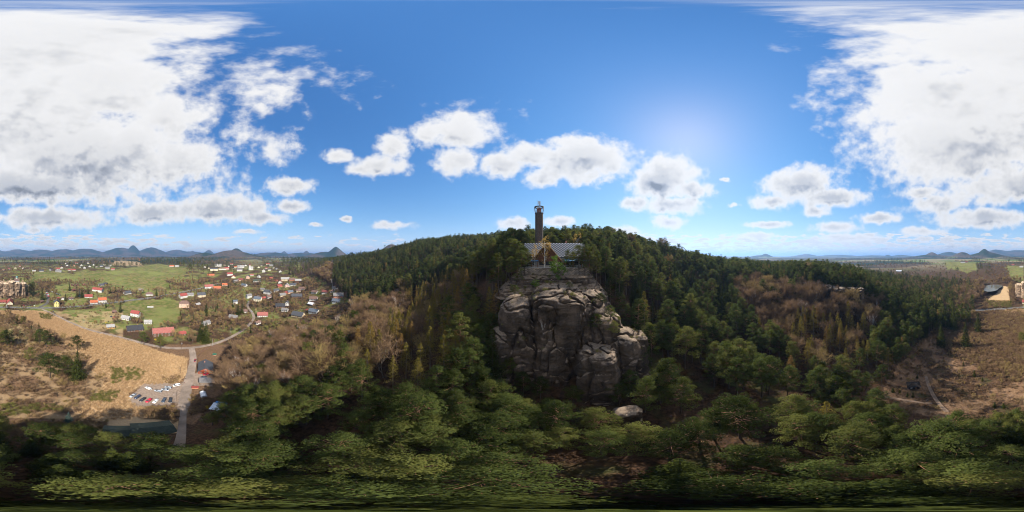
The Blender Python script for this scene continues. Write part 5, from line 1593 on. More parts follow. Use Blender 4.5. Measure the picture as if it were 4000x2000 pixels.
for (x0, x1) in ((-10.4, -7.2), (4.6, 15.8)):          # blue-edged porch roofs on timber posts
    V = [(x0, -W_ / 2 - 4.0, 2.75), (x1, -W_ / 2 - 4.0, 2.75), (x1, -W_ / 2 - .1, 3.7), (x0, -W_ / 2 - .1, 3.7)]
    V += [(a, b_, c_ + .16) for a, b_, c_ in V]
    MB().add(V, [(3, 2, 1, 0), (4, 5, 6, 7), (0, 1, 5, 4), (1, 2, 6, 5), (2, 3, 7, 6), (3, 0, 4, 7)]).build('porch_roof', bluecl, lodge)
for cx in (-10.2, -7.4, -4.2, -.6, 4.8, 8.4, 12.0, 15.5):
    MB().box((cx, -W_ / 2 - 3.8, 1.3), (.22, .22, 2.7)).build('porch_post', orangew, lodge)
for (x0, x1) in ((-10.2, -4.2), (-4.2, 4.8)):
    MB().box(((x0 + x1) / 2, -W_ / 2 - 3.8, .95), (x1 - x0 - .3, .08, .1)).box(((x0 + x1) / 2, -W_ / 2 - 3.8, .5), (x1 - x0 - .3, .05, .07)).build('railing', orangew, lodge)
MB().box((-2.4, -W_ / 2 - 2.0, -.1), (26.0, 4.3, .3)).build('terrace_floor', concrete, lodge)
CHm = MB().box((6, 1.5, e + rise + .4), (.9, .9, 2.4)).build('chimney', brickm, mr)
# retaining wall of squared stones below the terrace
rw = empty('terrace_wall', lodge.location + Vector((0, 0, 0)), -LAZ, 'squared sandstone retaining wall under the lodge terrace', 'wall')
MB().box((-.2, -11.3, -1.75), (31.5, .5, 3.2)).build('backing', mat('mortar', (0.11, 0.09, 0.07), .95), rw)
st_m = [mat('terrace_stone_' + n_, c_, .9, .3, 1.3, .5, 6) for n_, c_ in (('pale', (0.30, 0.24, 0.185)), ('grey', (0.21, 0.175, 0.145)), ('dark', (0.14, 0.115, 0.09)))]
SB = [MB().box((0, 0, 0), (1.16, .5, .46)).mesh('stone', m_) for m_ in st_m]
for j in range(6):
    for i in range(26):
        o_ = bpy.data.objects.new('stone', random.choice(SB))
        o_.location = (-15.6 + i * 1.2 + (.6 if j % 2 else 0), -11.42 + random.uniform(-.05, .05), -.35 - j * .5)
        o_.rotation_euler = (0, random.uniform(-.02, .02), random.uniform(-.03, .03)); link(o_, rw)

# ------------------------------------------------------------------ lookout tower
TAZ = (2106 / 4000 - .5) * 2 * math.pi; TR = 96.0
tp = Vector((TR * math.sin(TAZ), TR * math.cos(TAZ), H(TR * math.sin(TAZ), TR * math.cos(TAZ)) - .5))
tower = empty('lookout_tower', tp, -TAZ, 'round lookout tower clad in dark vertical slats with antennas', 'tower')
HOUSEPTS.append((tp.x, tp.y, 5))
ZC = elz(834, TR) - tp.z; ZR = elz(811, TR) - tp.z; ZA = elz(784, TR) - tp.z
slat_m = mat('weathered_slats', (0.095, 0.075, 0.063), .85, .4, 1.4); redbr = mat('tower_brick', (0.26, 0.105, 0.07), .9, .2, 2)
MB().tube((0, 0, 0), (0, 0, ZR - .2), 1.25, None, 20, 0).build('core', redbr, tower)
m_ = MB()
for k in range(46):
    a = 2 * math.pi * k / 46
    m_.box((2.32 * math.cos(a), 2.32 * math.sin(a), ZC / 2 + random.uniform(-.25, .1)), (.07, .225, ZC), 0, a)
o_ = m_.build('slat_cladding', slat_m, tower); o_['kind'] = 'stuff'
for zz in np.linspace(2, ZC - .5, 7):
    m_ = MB()
    for k in range(20):
        a, b_ = 2 * math.pi * k / 20, 2 * math.pi * (k + 1) / 20
        m_.tube((2.2 * math.cos(a), 2.2 * math.sin(a), zz), (2.2 * math.cos(b_), 2.2 * math.sin(b_), zz), .09, None, 4)
    m_.build('ring_beam', slat_m, tower)
MB().tube((0, 0, ZC - .1), (0, 0, ZC + .15), 2.55, None, 28).build('platform', slat_m, tower)
for k in range(10):
    a = 2 * math.pi * (k + .3) / 10
    MB().tube((2.35 * math.cos(a), 2.35 * math.sin(a), ZC), (2.75 * math.cos(a), 2.75 * math.sin(a), ZR + .1), .10, None, 6).build('post', slat_m, tower)
for zz, rad, th in ((ZC + 1.1, 2.48, .05), (ZC + .6, 2.42, .04)):
    m_ = MB()
    for k in range(28):
        a, b_ = 2 * math.pi * k / 28, 2 * math.pi * (k + 1) / 28
        m_.tube((rad * math.cos(a), rad * math.sin(a), zz), (rad * math.cos(b_), rad * math.sin(b_), zz), th, None, 4)
    m_.build('railing', steel, tower)
m_ = MB()
for k in range(28):
    a, b_ = 2 * math.pi * k / 28, 2 * math.pi * (k + 1) / 28
    P_ = [(rad * math.cos(q_), rad * math.sin(q_), zz) for q_ in (a, b_) for rad in (2.1, 2.85) for zz in (ZR, ZR + .45)]
    m_.add(P_, [(1, 3, 7, 5), (0, 4, 6, 2), (2, 6, 7, 3), (0, 1, 5, 4)])
m_.build('top_ring', slat_m, tower)
MB().tube((0, 0, ZR - .3), (0, 0, ZA - 1.2), .14, .08, 8).build('mast', steel, tower)
ant = mat('antenna_shell', (0.46, 0.47, 0.47), .5, .1, 2)
for k, (ax_, ay_, z0, z1) in enumerate([(-.75, 0, ZR + 1.6, ZA), (-.3, -.5, ZR + 2.0, ZA - .3), (.3, -.4, ZR + 1.2, ZA - .2), (.7, .1, ZR + 1.5, ZA - .4), (0, .6, ZR + 1.8, ZA - .1)]):
    m_ = MB().box((ax_, ay_, (z0 + z1) / 2), (.24, .14, z1 - z0)).tube((ax_, ay_, z0 + .3), (0, 0, z0 + .3), .035, None, 4).tube((ax_, ay_, z1 - .5), (0, 0, z0 + .9), .03, None, 4)
    m_.build('antenna', ant, tower)
for k, (a, z0, hh) in enumerate([(-2.9, ZC + 1.0, 2.4), (-.5, ZC + 1.6, 2.2), (-1.9, ZC + 2.3, 1.2), (2.2, ZC + 1.2, 2.0)]):
    MB().box((3.0 * math.cos(a), 3.0 * math.sin(a), z0 + hh / 2), (.18, .30, hh), 0, a).build('antenna_panel', ant, tower)
MB().tube((-.6, -2.7, ZR - .9), (-.6, -2.95, ZR - .9), .45, .45, 12).build('dish', ant, tower)

# ------------------------------------------------------------------ cars
tyre_m = mat('tyre_rubber', (0.02, 0.02, 0.02), .9, .1, 3); rim_m = mat('wheel_rim', (0.45, 0.46, 0.47), .35, .1, 3, metal=.8)
lamp_m = mat('headlight_glass', (0.75, 0.76, 0.78), .15, .05, 3, spec=.6); tail_m = mat('tail_light', (0.35, 0.02, 0.02), .3, .05, 3)
carglass = mat('car_glass', (0.025, 0.03, 0.035), .06, .1, 3, spec=.7)
PAINT = {k: mat('car_paint_' + k, c_, .25, .05, 1, spec=.6, metal=m_) for k, c_, m_ in (('white', (0.78, 0.78, 0.77), 0), ('silver', (0.50, 0.52, 0.54), .5), ('black', (0.018, 0.02, 0.024), 0), ('navy', (0.022, 0.033, 0.07), 0), ('red', (0.42, 0.015, 0.035), 0), ('slate', (0.05, 0.065, 0.09), .2), ('darkred', (0.20, 0.02, 0.02), 0))}
_cm = {}


def car_meshes(paint, style):
    key = (paint, style)
    if key in _cm: return _cm[key]
    low = MB(); L = 4.4; wid = .88
    roof_back = {'estate': 2.0, 'hatch': 1.75, 'sedan': 1.25, 'van': 2.1}[style]
    hood = {'estate': -1.05, 'hatch': -1.15, 'sedan': -1.0, 'van': -1.6}[style]
    top = {'estate': 1.46, 'hatch': 1.5, 'sedan': 1.42, 'van': 1.85}[style]
    # lower shell in cross-sections along x (front is -x)
    secs = [(-2.2, .60, .38, .66), (-2.1, .80, .26, .74), (-1.7, .87, .22, .84), (-.9, .88, .20, .92), (0, .89, .20, .95), (1.0, .89, .20, .97), (1.75, .87, .22, .98), (2.1, .80, .28, .92), (2.2, .66, .42, .80)]
    V, F = [], []
    for (x, w_, z0, z1) in secs:
        V += [(x, -w_ * .92, z0), (x, -w_, (z0 + z1) / 2), (x, -w_ * .93, z1), (x, w_ * .93, z1), (x, w_, (z0 + z1) / 2), (x, w_ * .92, z0)]
    for i in range(len(secs) - 1):
        for j in range(6):
            a, b_ = i * 6 + j, i * 6 + (j + 1) % 6
            F.append((a, b_, b_ + 6, a + 6))
    F += [(0, 5, 4, 3, 2, 1), tuple(range(48, 54))]
    low.add(V, F)
    w0, w1 = .82, .64
    g_ = MB(); xa, xb, xc, xd = hood, hood + .75, roof_back - .25, roof_back + (.55 if style == 'sedan' else .22)
    V = [(xa, -w0, .93), (xd, -w0, .96), (xd, w0, .96), (xa, w0, .93), (xb, -w1, top - .06), (xc, -w1, top - .06), (xc, w1, top - .06), (xb, w1, top - .06)]
    g_.add(V, [(0, 1, 5, 4), (1, 2, 6, 5), (2, 3, 7, 6), (3, 0, 4, 7), (4, 5, 6, 7)])
    rf = MB()
    V = [(xb - .06, -w1 - .02, top - .07), (xc + .06, -w1 - .02, top - .07), (xc + .06, w1 + .02, top - .07), (xb - .06, w1 + .02, top - .07), (xb + .12, -w1 + .1, top), (xc - .1, -w1 + .1, top), (xc - .1, w1 - .1, top), (xb + .12, w1 - .1, top)]
    rf.add(V, [(0, 1, 5, 4), (1, 2, 6, 5), (2, 3, 7, 6), (3, 0, 4, 7), (4, 5, 6, 7), (3, 2, 1, 0)])
    for sy in (-1, 1):            # door pillars
        for xm in (xb + .02, (xb + xc) / 2 + .05, xc):
            xl = xm if xm > xb + .1 else xa + .02
            rf.tube((xl + (0.35 if xm == xc else 0), sy * (w0 + .01), .95), (xm, sy * (w1 + .01), top - .05), .035, None, 4)
    P = PAINT[paint]
    _cm[key] = (low.mesh('body', P, True), g_.mesh('windows', carglass), rf.mesh('roof', P))
    return _cm[key]


ty_me = MB().tube((0, -.1, 0), (0, .1, 0), .32, None, 14).mesh('tyre', tyre_m, False)
ri_me = MB().tube((0, -.115, 0), (0, .115, 0), .20, None, 10).mesh('rim', rim_m)
hl_me = MB().box((0, 0, 0), (.14, .34, .13)).mesh('headlight', lamp_m); tl_me = MB().box((0, 0, 0), (.1, .28, .18)).mesh('tail_light', tail_m)


def car(x, y, z, heading, paint, style, label, group=None, detail=True):
    root = empty('parked_car', (x, y, z + .12), heading, label, 'car', group)
    for nm, me in zip(('body', 'windows', 'roof'), car_meshes(paint, style)):
        link(bpy.data.objects.new(nm, me), root)
    for sx in (-1.38, 1.35):
        for sy in (-.80, .80):
            w_ = bpy.data.objects.new('wheel', ty_me); w_.location = (sx, sy, .31); link(w_, root)
            if detail:
                link(bpy.data.objects.new('rim', ri_me), w_)
    for sy in (-.6, .6):
        o_ = bpy.data.objects.new('headlight', hl_me); o_.location = (-2.13, sy, .66); link(o_, root)
        o_ = bpy.data.objects.new('tail_light', tl_me); o_.location = (2.14, sy, .78); link(o_, root)
    return root


def carpx(px, py, head_px, paint, style, label, **kw):
    x, y, z, r = hit(px, py); x2, y2, _, _ = hit(*head_px)
    return car(x, y, z, math.atan2(y - y2, x - x2), paint, style, label, **kw)


# head_px: a point further along in the direction the bonnet points
for c_ in [
    (519, 1547, (505, 1556), 'silver', 'sedan', 'silver saloon at the outer end of the front row'),
    (537, 1553, (524, 1562), 'navy', 'estate', 'dark blue estate between the silver saloon and black car'),
    (557, 1563, (545, 1571), 'black', 'sedan', 'black car left of the red one in the front row'),
    (581, 1568, (569, 1576), 'red', 'hatch', 'bright red car in the front row'),
    (608, 1570, (597, 1578), 'white', 'sedan', 'white car with a dark sunroof right of the red car'),
    (640, 1567, (632, 1577), 'slate', 'estate', 'slate blue estate right of the white sunroof car'),
    (666, 1566, (663, 1577), 'black', 'estate', 'black car at the end of the front row near the gravel road'),
    (580, 1519, (565, 1513), 'white', 'estate', 'white estate parked alone at the back of the gravel lot'),
    (618, 1531, (602, 1527), 'silver', 'estate', 'front silver estate of the three parked askew'),
    (645, 1526, (630, 1523), 'silver', 'sedan', 'middle silver car of the three parked askew'),
    (657, 1516, (642, 1513), 'silver', 'estate', 'rear silver estate of the three parked askew'),
    (690, 1508, (672, 1511), 'white', 'van', 'long white van at the mouth of the gravel lot'),
]:
    carpx(*c_)
carpx(762, 1411, (757, 1425), 'darkred', 'hatch', 'red and white small car at the roadside by the red timber house')
carpx(806, 1466, (790, 1466), 'red', 'hatch', 'crimson car in the yard of the red timber house')
carpx(796, 1477, (780, 1477), 'slate', 'sedan', 'dark blue car in the yard beside the carport')
ROWC = ['black', 'red', 'silver', 'navy', 'slate', 'darkred', 'white']
RLAB = ['black car', 'red car', 'silver car', 'navy car', 'slate grey car', 'dark red car', 'white car']
for k in range(7):
    carpx(85 + k * 8.2, 1195.5, (85 + k * 8.2, 1190), ROWC[k], 'hatch', RLAB[k] + ' in the roadside row below the castle rock', detail=False)
carpx(24, 1197, (10, 1197), 'white', 'hatch', 'white car driving on the main road below the inn', detail=False)
carpx(208, 1219, (200, 1215), 'navy', 'sedan', 'dark car on the side lane near the road fork', detail=False)
for k in range(11):
    carpx(200 + k * 3.6, 1139 + k * 1.5, (205 + k * 3.6, 1137 + k * 1.5), random.choice(['white', 'silver', 'navy', 'black', 'slate']), 'hatch', 'car in the right-hand row of the castle car park', group='castle car park, right row', detail=False)
for k in range(9):
    carpx(181 + k * 1.2, 1141 + k * 2.2, (176 + k * 1.2, 1140 + k * 2.2), random.choice(['white', 'silver', 'navy', 'red', 'slate']), 'hatch', 'car in the left-hand row of the castle car park', group='castle car park, left row', detail=False)
for k, (px, py, p_) in enumerate([(434, 1238, 'navy'), (446, 1240, 'red'), (456, 1238, 'white')]):
    carpx(px, py, (px - 8, py + 3), p_, 'hatch', ['navy', 'red', 'white'][k] + ' car parked in the farmyard by the brown shed', detail=False)
carpx(970, 1180, (962, 1188), 'silver', 'hatch', 'silver car on the village lane near the cream corner house', detail=False)
carpx(982, 1217, (990, 1222), 'silver', 'estate', 'silver car on the lane bend above the faded red roof', detail=False)
carpx(1198, 1211, (1190, 1214), 'red', 'hatch', 'red car beside the white barn-like house', detail=False)
# glazed trailer in the meadow
x, y, z, r = hit(587, 1203); az = math.atan2(x, y)
tr = empty('white_trailer', (x, y, z), -az, 'long white glazed trailer standing on the green meadow', 'trailer')
MB().box((0, 0, 1.6), (11, 2.5, 2.2)).build('body', WALL['white'], tr)
for k in range(6):
    MB().box((-4.6 + k * 1.84, -1.27, 1.85), (1.5, .1, 1.1)).build('window', glass, tr)
for k in (-3, 3):
    MB().tube((k, -1.2, .4), (k, 1.2, .4), .42, None, 12).build('wheel', tyre_m, tr)

# ------------------------------------------------------------------ poles, fence, people
def pole(px, py, h, label, arm=True, m_=None):
    x, y, z, r = hit(px, py)
    root = empty('lamp_pole', (x, y, z), random.uniform(0, 6), label, 'pole')
    MB().tube((0, 0, -.5), (0, 0, h), .16, .11, 8).build('pole', m_ or timber, root)
    if arm:
        MB().tube((0, 0, h - .3), (1.4, 0, h + .1), .05, None, 5).build('arm', steel, root)
        MB().box((1.6, 0, h + .08), (.6, .22, .12)).build('lamp_head', concrete, root)
    else:
        MB().box((0, 0, h - .4), (1.6, .12, .12)).build('crossarm', timber, root)


pole(691, 1568, 7.5, 'wooden lamp pole at the mouth of the gravel lot')
pole(704, 1458, 7.0, 'dark lamp pole at the reed edge of the gravel road', True, bark_dark)
pole(831, 1354, 8.5, 'pale concrete lamp pole at the lane junction', True, concrete)
pole(710, 1365, 9.0, 'transformer pole at the lane junction', False, timber)
pole(902, 1306, 9.0, 'slim grey pole beside the village lane', True, concrete)
pole(328, 1262, 9.0, 'grey lamp pole beside the upper lane', True, concrete)
pole(137, 1197, 9.0, 'pale pole beside the main road below the castle rock', True, concrete)
pole(575, 1172, 9.0, 'pole beside the main road at the hipped white house', True, concrete)
pole(426, 1300, 7.5, 'wooden pole beside the yellowish garage', False)
pole(452, 1178, 8.5, 'pole beside the main road right of the orange roof', True, concrete)
x, y, z, r = hit(711, 1362)
tb = tag(MB().box((0, 0, 0), (.9, .7, 1.3)).tube((-.2, 0, .6), (-.2, 0, .95), .07, None, 6).tube((.2, 0, .6), (.2, 0, .95), .07, None, 6).build('transformer_box', steel, None, (x + .5, y, z + 6.5)), 'grey transformer box hung on the junction pole', 'transformer')
# plank fence following the lane and the yard of the red house
fn = empty('plank_fence', (0, 0, 0), 0, 'brown plank fence curving along the lane bend', 'fence')
FPTS = resample([g(765, 1460), g(769, 1420), g(775, 1392), g(790, 1372), g(820, 1360), g(850, 1350), g(880, 1335)], 1.9)
bpl = mat('fence_boards', (0.15, 0.085, 0.055), .85, .25, 2)
post_me = MB().box((0, 0, .5), (.14, .14, 1.5)).mesh('post', bpl)
for k, p in enumerate(FPTS):
    o_ = bpy.data.objects.new('post', post_me); o_.location = (p[0], p[1], H(*p)); link(o_, fn)
    if k:
        a = FPTS[k - 1]; mid = (p + a) / 2; L_ = float(np.hypot(*(p - a)))
        for zz in (.35, .7, 1.05):
            o_ = MB().box((0, 0, 0), (L_, .04, .26)).build('board', bpl, fn, (mid[0], mid[1], H(*mid) + zz), math.atan2(p[1] - a[1], p[0] - a[0]))


def person(loc, rz, label, jacket, trousers, seated=False):
    skin = mat('skin', (0.50, 0.31, 0.23), .6, .05, 3); jm = mat('cloth_' + jacket[0], jacket[1], .85, .12, 4); tmn = mat('cloth_' + trousers[0], trousers[1], .85, .12, 4); hm = mat('hair_brown', (0.06, 0.035, 0.02), .8, .2, 6)
    root = empty('person', loc, rz, label, 'person')

    def skinned(name, joints, edges, m_, par=root):
        me = bpy.data.meshes.new(name); me.from_pydata([j[0] for j in joints], edges, []); me.materials.append(m_)
        o_ = obj(name, me, par)
        sm = o_.modifiers.new('skin', 'SKIN'); sm.use_smooth_shade = True
        for v_, j in zip(me.skin_vertices[0].data, joints):
            v_.radius = (j[1], j[1] * (j[2] if len(j) > 2 else 1))
        me.skin_vertices[0].data[0].use_root = True
        o_.modifiers.new('sub', 'SUBSURF').levels = 1
        o_.modifiers['sub'].render_levels = 1
        return o_
    hip = .48 if seated else .92
    kn = [(.12, -.42, .47), (-.12, -.42, .47)] if seated else [(.11, -.10, .50), (-.11, .06, .50)]
    ft = [(.12, -.45, .08), (-.12, -.45, .08)] if seated else [(.11, -.12, .07), (-.11, .20, .10)]
    J = [((0, 0, hip), .15), ((0, 0, hip + .28), .145), ((0, 0, hip + .50), .15), ((0, 0, hip + .60), .06), ((0, -.02, hip + .68), .085), ((0, -.02, hip + .80), .095), ((0, -.01, hip + .87), .06),
         ((.19, 0, hip + .50), .065), ((.25, .02, hip + .24), .048), ((.23, -.16, hip + .02), .036), ((.22, -.22, hip - .04), .03),
         ((-.19, 0, hip + .50), .065), ((-.25, .02, hip + .24), .048), ((-.23, -.16, hip + .02), .036), ((-.22, -.22, hip - .04), .03),
         ((.10, 0, hip - .06), .095), (kn[0], .065), (ft[0], .05), ((ft[0][0], ft[0][1] - .17, ft[0][2] - .02), .035),
         ((-.10, 0, hip - .06), .095), (kn[1], .065), (ft[1], .05), ((ft[1][0], ft[1][1] - .17, ft[1][2] - .02), .035)]
    E = [(0, 1), (1, 2), (2, 3), (3, 4), (4, 5), (5, 6), (2, 7), (7, 8), (8, 9), (9, 10), (2, 11), (11, 12), (12, 13), (13, 14), (0, 15), (15, 16), (16, 17), (17, 18), (0, 19), (19, 20), (20, 21), (21, 22)]
    skinned('body', J, E, skin)
    JJ = [(j[0], j[1] + .018) for j in (J[1], J[0], J[2], J[7], J[8], J[9], J[11], J[12], J[13])]
    skinned('jacket', JJ, [(0, 1), (0, 2), (2, 3), (3, 4), (4, 5), (2, 6), (6, 7), (7, 8)], jm)
    JT = [(j[0], j[1] + .016) for j in (J[0], J[15], J[16], J[17], J[19], J[20], J[21])]
    skinned('trousers', JT, [(0, 1), (1, 2), (2, 3), (0, 4), (4, 5), (5, 6)], tmn)
    skinned('hair', [((0, .01, hip + .80), .102), ((0, .0, hip + .87), .075), ((0, .05, hip + .74), .07)], [(0, 1), (0, 2)], hm)
    return root


x, y, z, r = hit(725, 1481)
person((x, y, z + .2), 2.2, 'walker in a light jacket further up the gravel road', ('pale', (0.45, 0.42, 0.40)), ('dark', (0.03, 0.03, 0.04)))
x, y, z, r = hit(720, 1500)
person((x, y, z + .2), 2.4, 'walker in black clothes nearer the white van', ('black', (0.03, 0.03, 0.035)), ('dark', (0.03, 0.03, 0.04)))
pa = pol(2154, 66.5)
SIT = person((pa.x, pa.y, 86.5), -LAZ, 'person in black sitting on the rock ledge before the lodge', ('black', (0.03, 0.03, 0.035)), ('dark', (0.03, 0.03, 0.04)), True)

# ------------------------------------------------------------------ what grows where
from mathutils.bvhtree import BVHTree
_vs, _ps, _b = [], [], 0
for o_ in [c_ for c_ in bpy.data.objects if c_.type == 'MESH' and c_.name.split('.')[0] in ('rock_pillar', 'rock_dome', 'rock_block', 'rock_slab', 'rock_ledge')]:
    me = o_.data
    co = np.empty(len(me.vertices) * 3, np.float32); me.vertices.foreach_get('co', co); co = co.reshape(-1, 3)
    li = np.empty(len(me.loops), np.int32); me.loops.foreach_get('vertex_index', li)
    _vs.append(co); _ps.append(li.reshape(-1, 4) + _b); _b += len(co)
ROCKBVH = BVHTree.FromPolygons(np.concatenate(_vs).tolist(), np.concatenate(_ps).tolist())


def rock_at(px, py):
    a = (px / 4000.0 - 0.5) * 2 * math.pi; e_ = (0.5 - py / 2000.0) * math.pi
    d = Vector((math.sin(a) * math.cos(e_), math.cos(a) * math.cos(e_), math.sin(e_)))
    h_ = ROCKBVH.ray_cast(Vector((0, 0, CAM_Z)), d)
    return h_[0]


def top_at(x, y):
    h_ = ROCKBVH.ray_cast(Vector((x, y, 200)), Vector((0, 0, -1)))
    z0 = H(x, y)
    return max(z0, h_[0].z) if h_[0] is not None and h_[0].z < 92 else z0


SIT.location.z = top_at(SIT.location.x, SIT.location.y) - .04
FRONT = [(hx * (1 - (hr + 5) / math.hypot(hx, hy)), hy * (1 - (hr + 5) / math.hypot(hx, hy)), hr * .55) for hx, hy, hr in HOUSEPTS if math.hypot(hx, hy) > 150]
HP = np.array(HOUSEPTS + FRONT); RP = np.array(ROADPTS)


def clear_of_built(x, y, pad=2.0):
    ok = np.ones(len(x), bool)
    for hx, hy, hr in HP:
        ok &= np.hypot(x - hx, y - hy) > hr + pad
    for i in range(0, len(RP)):
        ok &= np.hypot(x - RP[i, 0], y - RP[i, 1]) > RP[i, 2] + pad
    return ok


ROCKV = [(1925, 1330), (1945, 1200), (2000, 1125), (2030, 1062), (2300, 1060), (2420, 1130), (2510, 1270), (2515, 1400), (2440, 1500), (2400, 1590), (2280, 1565), (2200, 1560), (2120, 1500), (1950, 1440)]
LODGEV = [(2030, 950), (2300, 950), (2310, 1070), (2030, 1070)]
TOWERV = [(2075, 740), (2140, 740), (2140, 960), (2075, 960)]
HUTV = [(3530, 1470), (3610, 1470), (3700, 1610), (3560, 1590)]
BROWN1 = [(1130, 990), (1300, 985), (1300, 1110), (1220, 1110), (1160, 1080)]
BROWN2 = [(1250, 1190), (1560, 1130), (1700, 1120), (1560, 1230), (1440, 1300), (1350, 1420), (1200, 1480), (1050, 1520), (870, 1560), (850, 1400), (900, 1330), (1100, 1250)]
LARCH1 = [(1580, 1120), (1740, 1070), (1900, 1050), (1930, 1100), (1780, 1180), (1640, 1260), (1560, 1230)]
LARCH2 = [(1390, 1320), (1560, 1230), (1750, 1240), (1800, 1400), (1700, 1470), (1440, 1480)]
BROWN3 = [(2870, 1080), (3180, 1100), (3460, 1170), (3420, 1260), (3300, 1400), (3120, 1380), (2960, 1240), (2860, 1140)]
LARCH3 = [(3080, 1230), (3360, 1200), (3420, 1360), (3250, 1440), (3110, 1400)]
BROWN4 = [(3380, 1060), (3760, 1060), (3800, 1130), (3960, 1060), (4000, 1100), (3960, 1110), (3840, 1112), (3820, 1240), (3600, 1150), (3420, 1110)]
THICK_R = [(3640, 1300), (3720, 1240), (4000, 1220), (4000, 1500), (3900, 1480), (3780, 1420), (3700, 1360)]
THICK_L = [(0, 1225), (60, 1240), (160, 1290), (350, 1400), (330, 1440), (420, 1480), (380, 1540), (300, 1600), (330, 1640), (0, 1640)]

# jittered grid of tree sites out to 470 m
sp = 4.6
gx, gy = np.meshgrid(np.arange(-470, 470, sp), np.arange(-470, 470, sp))
X = gx.ravel() + RNG.uniform(-.45, .45, gx.size) * sp; Y = gy.ravel() + RNG.uniform(-.45, .45, gx.size) * sp
RAD = np.hypot(X, Y)
k = RAD < 470
X, Y, RAD = X[k], Y[k], RAD[k]
Z = hnat(X, Y)
HT_ = 20 + 5 * (fbm(X / 25, Y / 25, 0, 2, 71) - .5) * 2 + RNG.normal(0, 2.2, len(X))
PXb, PYb = proj(X, Y, Z); PXb %= 4000
_, PYm = proj(X, Y, Z + HT_ * .65)
_, PYt = proj(X, Y, Z + HT_)
u = RNG.uniform(0, 1, len(X)); u2 = RNG.uniform(0, 1, len(X))
kind = np.full(len(X), '', dtype='U8')
hasF = ~inpoly(PXb, PYb, VALLEY) & ~inpoly(PXb, PYb, CLEAR)
hasF &= ~((PXb > 3800) & (RAD > 95)) | (PYb < 1105) & (PXb < 3960)
pn = fbm(X / 30, Y / 30, 0, 3, 73)
# default wood is pine
kind[hasF & (u < .74)] = 'pine'
kind[hasF & (pn > .66) & (u < .5)] = 'spruce'
kind[hasF & (u2 > .955) & (u < .8)] = 'larch'
kind[hasF & (u2 < .045) & (u < .8) & (RAD > 120)] = 'bare'
b1 = inpoly(PXb, PYm, BROWN1) | inpoly(PXb, PYm, BROWN2) | inpoly(PXb, PYm, BROWN3)
kind[hasF & b1] = ''
kind[hasF & b1 & (u < .72)] = 'bare'
kind[hasF & b1 & (u2 > .86) & (u < .5)] = 'birch'
kind[hasF & b1 & (u2 < .05) & (u < .6)] = 'pine'
kind[hasF & (RAD < 140) & inpoly(PXb, PYm, [(1180, 1230), (1400, 1230), (1400, 1440), (1180, 1400)]) & (u2 > .8) & (u < .6)] = 'pine'
lm = inpoly(PXb, PYm, LARCH1) | inpoly(PXb, PYm, LARCH2) | inpoly(PXb, PYm, LARCH3)
kind[hasF & lm] = ''
kind[hasF & lm & (u < .50)] = 'larch'
kind[hasF & lm & (u < .36) & (u2 > .70)] = 'bare'
b4 = inpoly(PXb, PYm, BROWN4)
kind[hasF & b4 & (u2 < .55)] = 'bare'
kind[hasF & b4 & (u2 < .55) & (u > .6)] = ''
pw = inpoly(PXb, PYb, [(3780, 1062), (3992, 1062), (3985, 1106), (3930, 1108), (3905, 1110), (3842, 1113), (3838, 1160), (3780, 1205), (3730, 1190), (3740, 1100)]) | inpoly(PXb, PYb, [(3940, 1120), (3965, 1125), (3965, 1190), (3945, 1190)])
kind[pw & (u < .6)] = 'bare'
kind[pw & (u < .03)] = 'spruce'
kind[(RAD < 36) & ((kind == 'larch') | (kind == 'bare'))] = ''
# nothing grows where the sight lines of the photograph run free
openm = np.zeros(len(X), bool)
for poly in (ROCKV, LODGEV, TOWERV, HUTV):
    for pyy in (PYt, PYm):
        openm |= inpoly(PXb, pyy, poly) & (RAD < 90 if poly is not TOWERV else RAD < 110)
vopen = (inpoly(PXb, PYt, VALLEY) | inpoly(PXb, PYm, VALLEY)) & (RAD < 330) & hasF
copen = (inpoly(PXb, PYt, [(3440, 1540), (3540, 1460), (3640, 1330), (4000, 1290), (4000, 1600), (3700, 1590), (3560, 1585)]) ) & (RAD < 130)
kind[openm | vopen | copen] = ''
kind[(RAD > 50) & (RAD < 79) & (PXb > 1960) & (PXb < 2470)] = ''
kind[(RAD < 60) & (PXb > 1930) & (PXb < 2520) & (RAD > 40)] = ''
# the floor below shows through on the slope under the camera
gap = fbm(X / 11, Y / 11, 0, 2, 77)
kind[(RAD < 95) & (kind == 'pine') & (gap > .66)] = ''
kind[(RAD < 95) & (kind == 'pine') & (u > .66)] = ''
kind[(PXb > 2000) & (PXb < 2650) & (RAD < 20) & (RAD > 9)] = ''
# quarry edge and its brown hollow stay open below the pillars
kind[(PXb > 3200) & (PXb < 3380) & (RAD > 135) & (RAD < 150) & (kind != 'bare')] = ''
# village gardens and hedges
inV = inpoly(PXb, PYb, VALLEY) & (RAD > 95)
notopen = np.ones(len(X), bool)
for p_ in MEADOW + REED + GRAVEL + TANF:
    notopen &= ~inpoly(PXb, PYb, p_)
vn = fbm(X / 34, Y / 34, 0, 3, 79)
vill = inV & notopen & (PYb < 1345) & (RAD > 160)
kind[vill] = ''
kind[vill & (vn > .40) & (u < .30)] = 'vbare'
kind[vill & (vn > .58) & (u < .42)] = 'vbare'
kind[vill & (vn > .46) & (u > .965)] = 'vspr'
wood_l = inpoly(PXb, PYb, [(280, 1112), (270, 1080), (300, 1062), (385, 1066), (420, 1115), (390, 1125)]) | inpoly(PXb, PYb, [(620, 1128), (640, 1080), (720, 1075), (790, 1090), (800, 1125), (700, 1140)]) | inpoly(PXb, PYb, [(140, 1150), (130, 1100), (265, 1100), (270, 1130), (200, 1130)]) | inpoly(PXb, PYb, [(760, 1290), (740, 1230), (800, 1180), (930, 1190), (930, 1250), (860, 1290)])
kind[wood_l & notopen & (u < .40)] = 'vbare'
sel_ = np.nonzero(kind != '')[0]
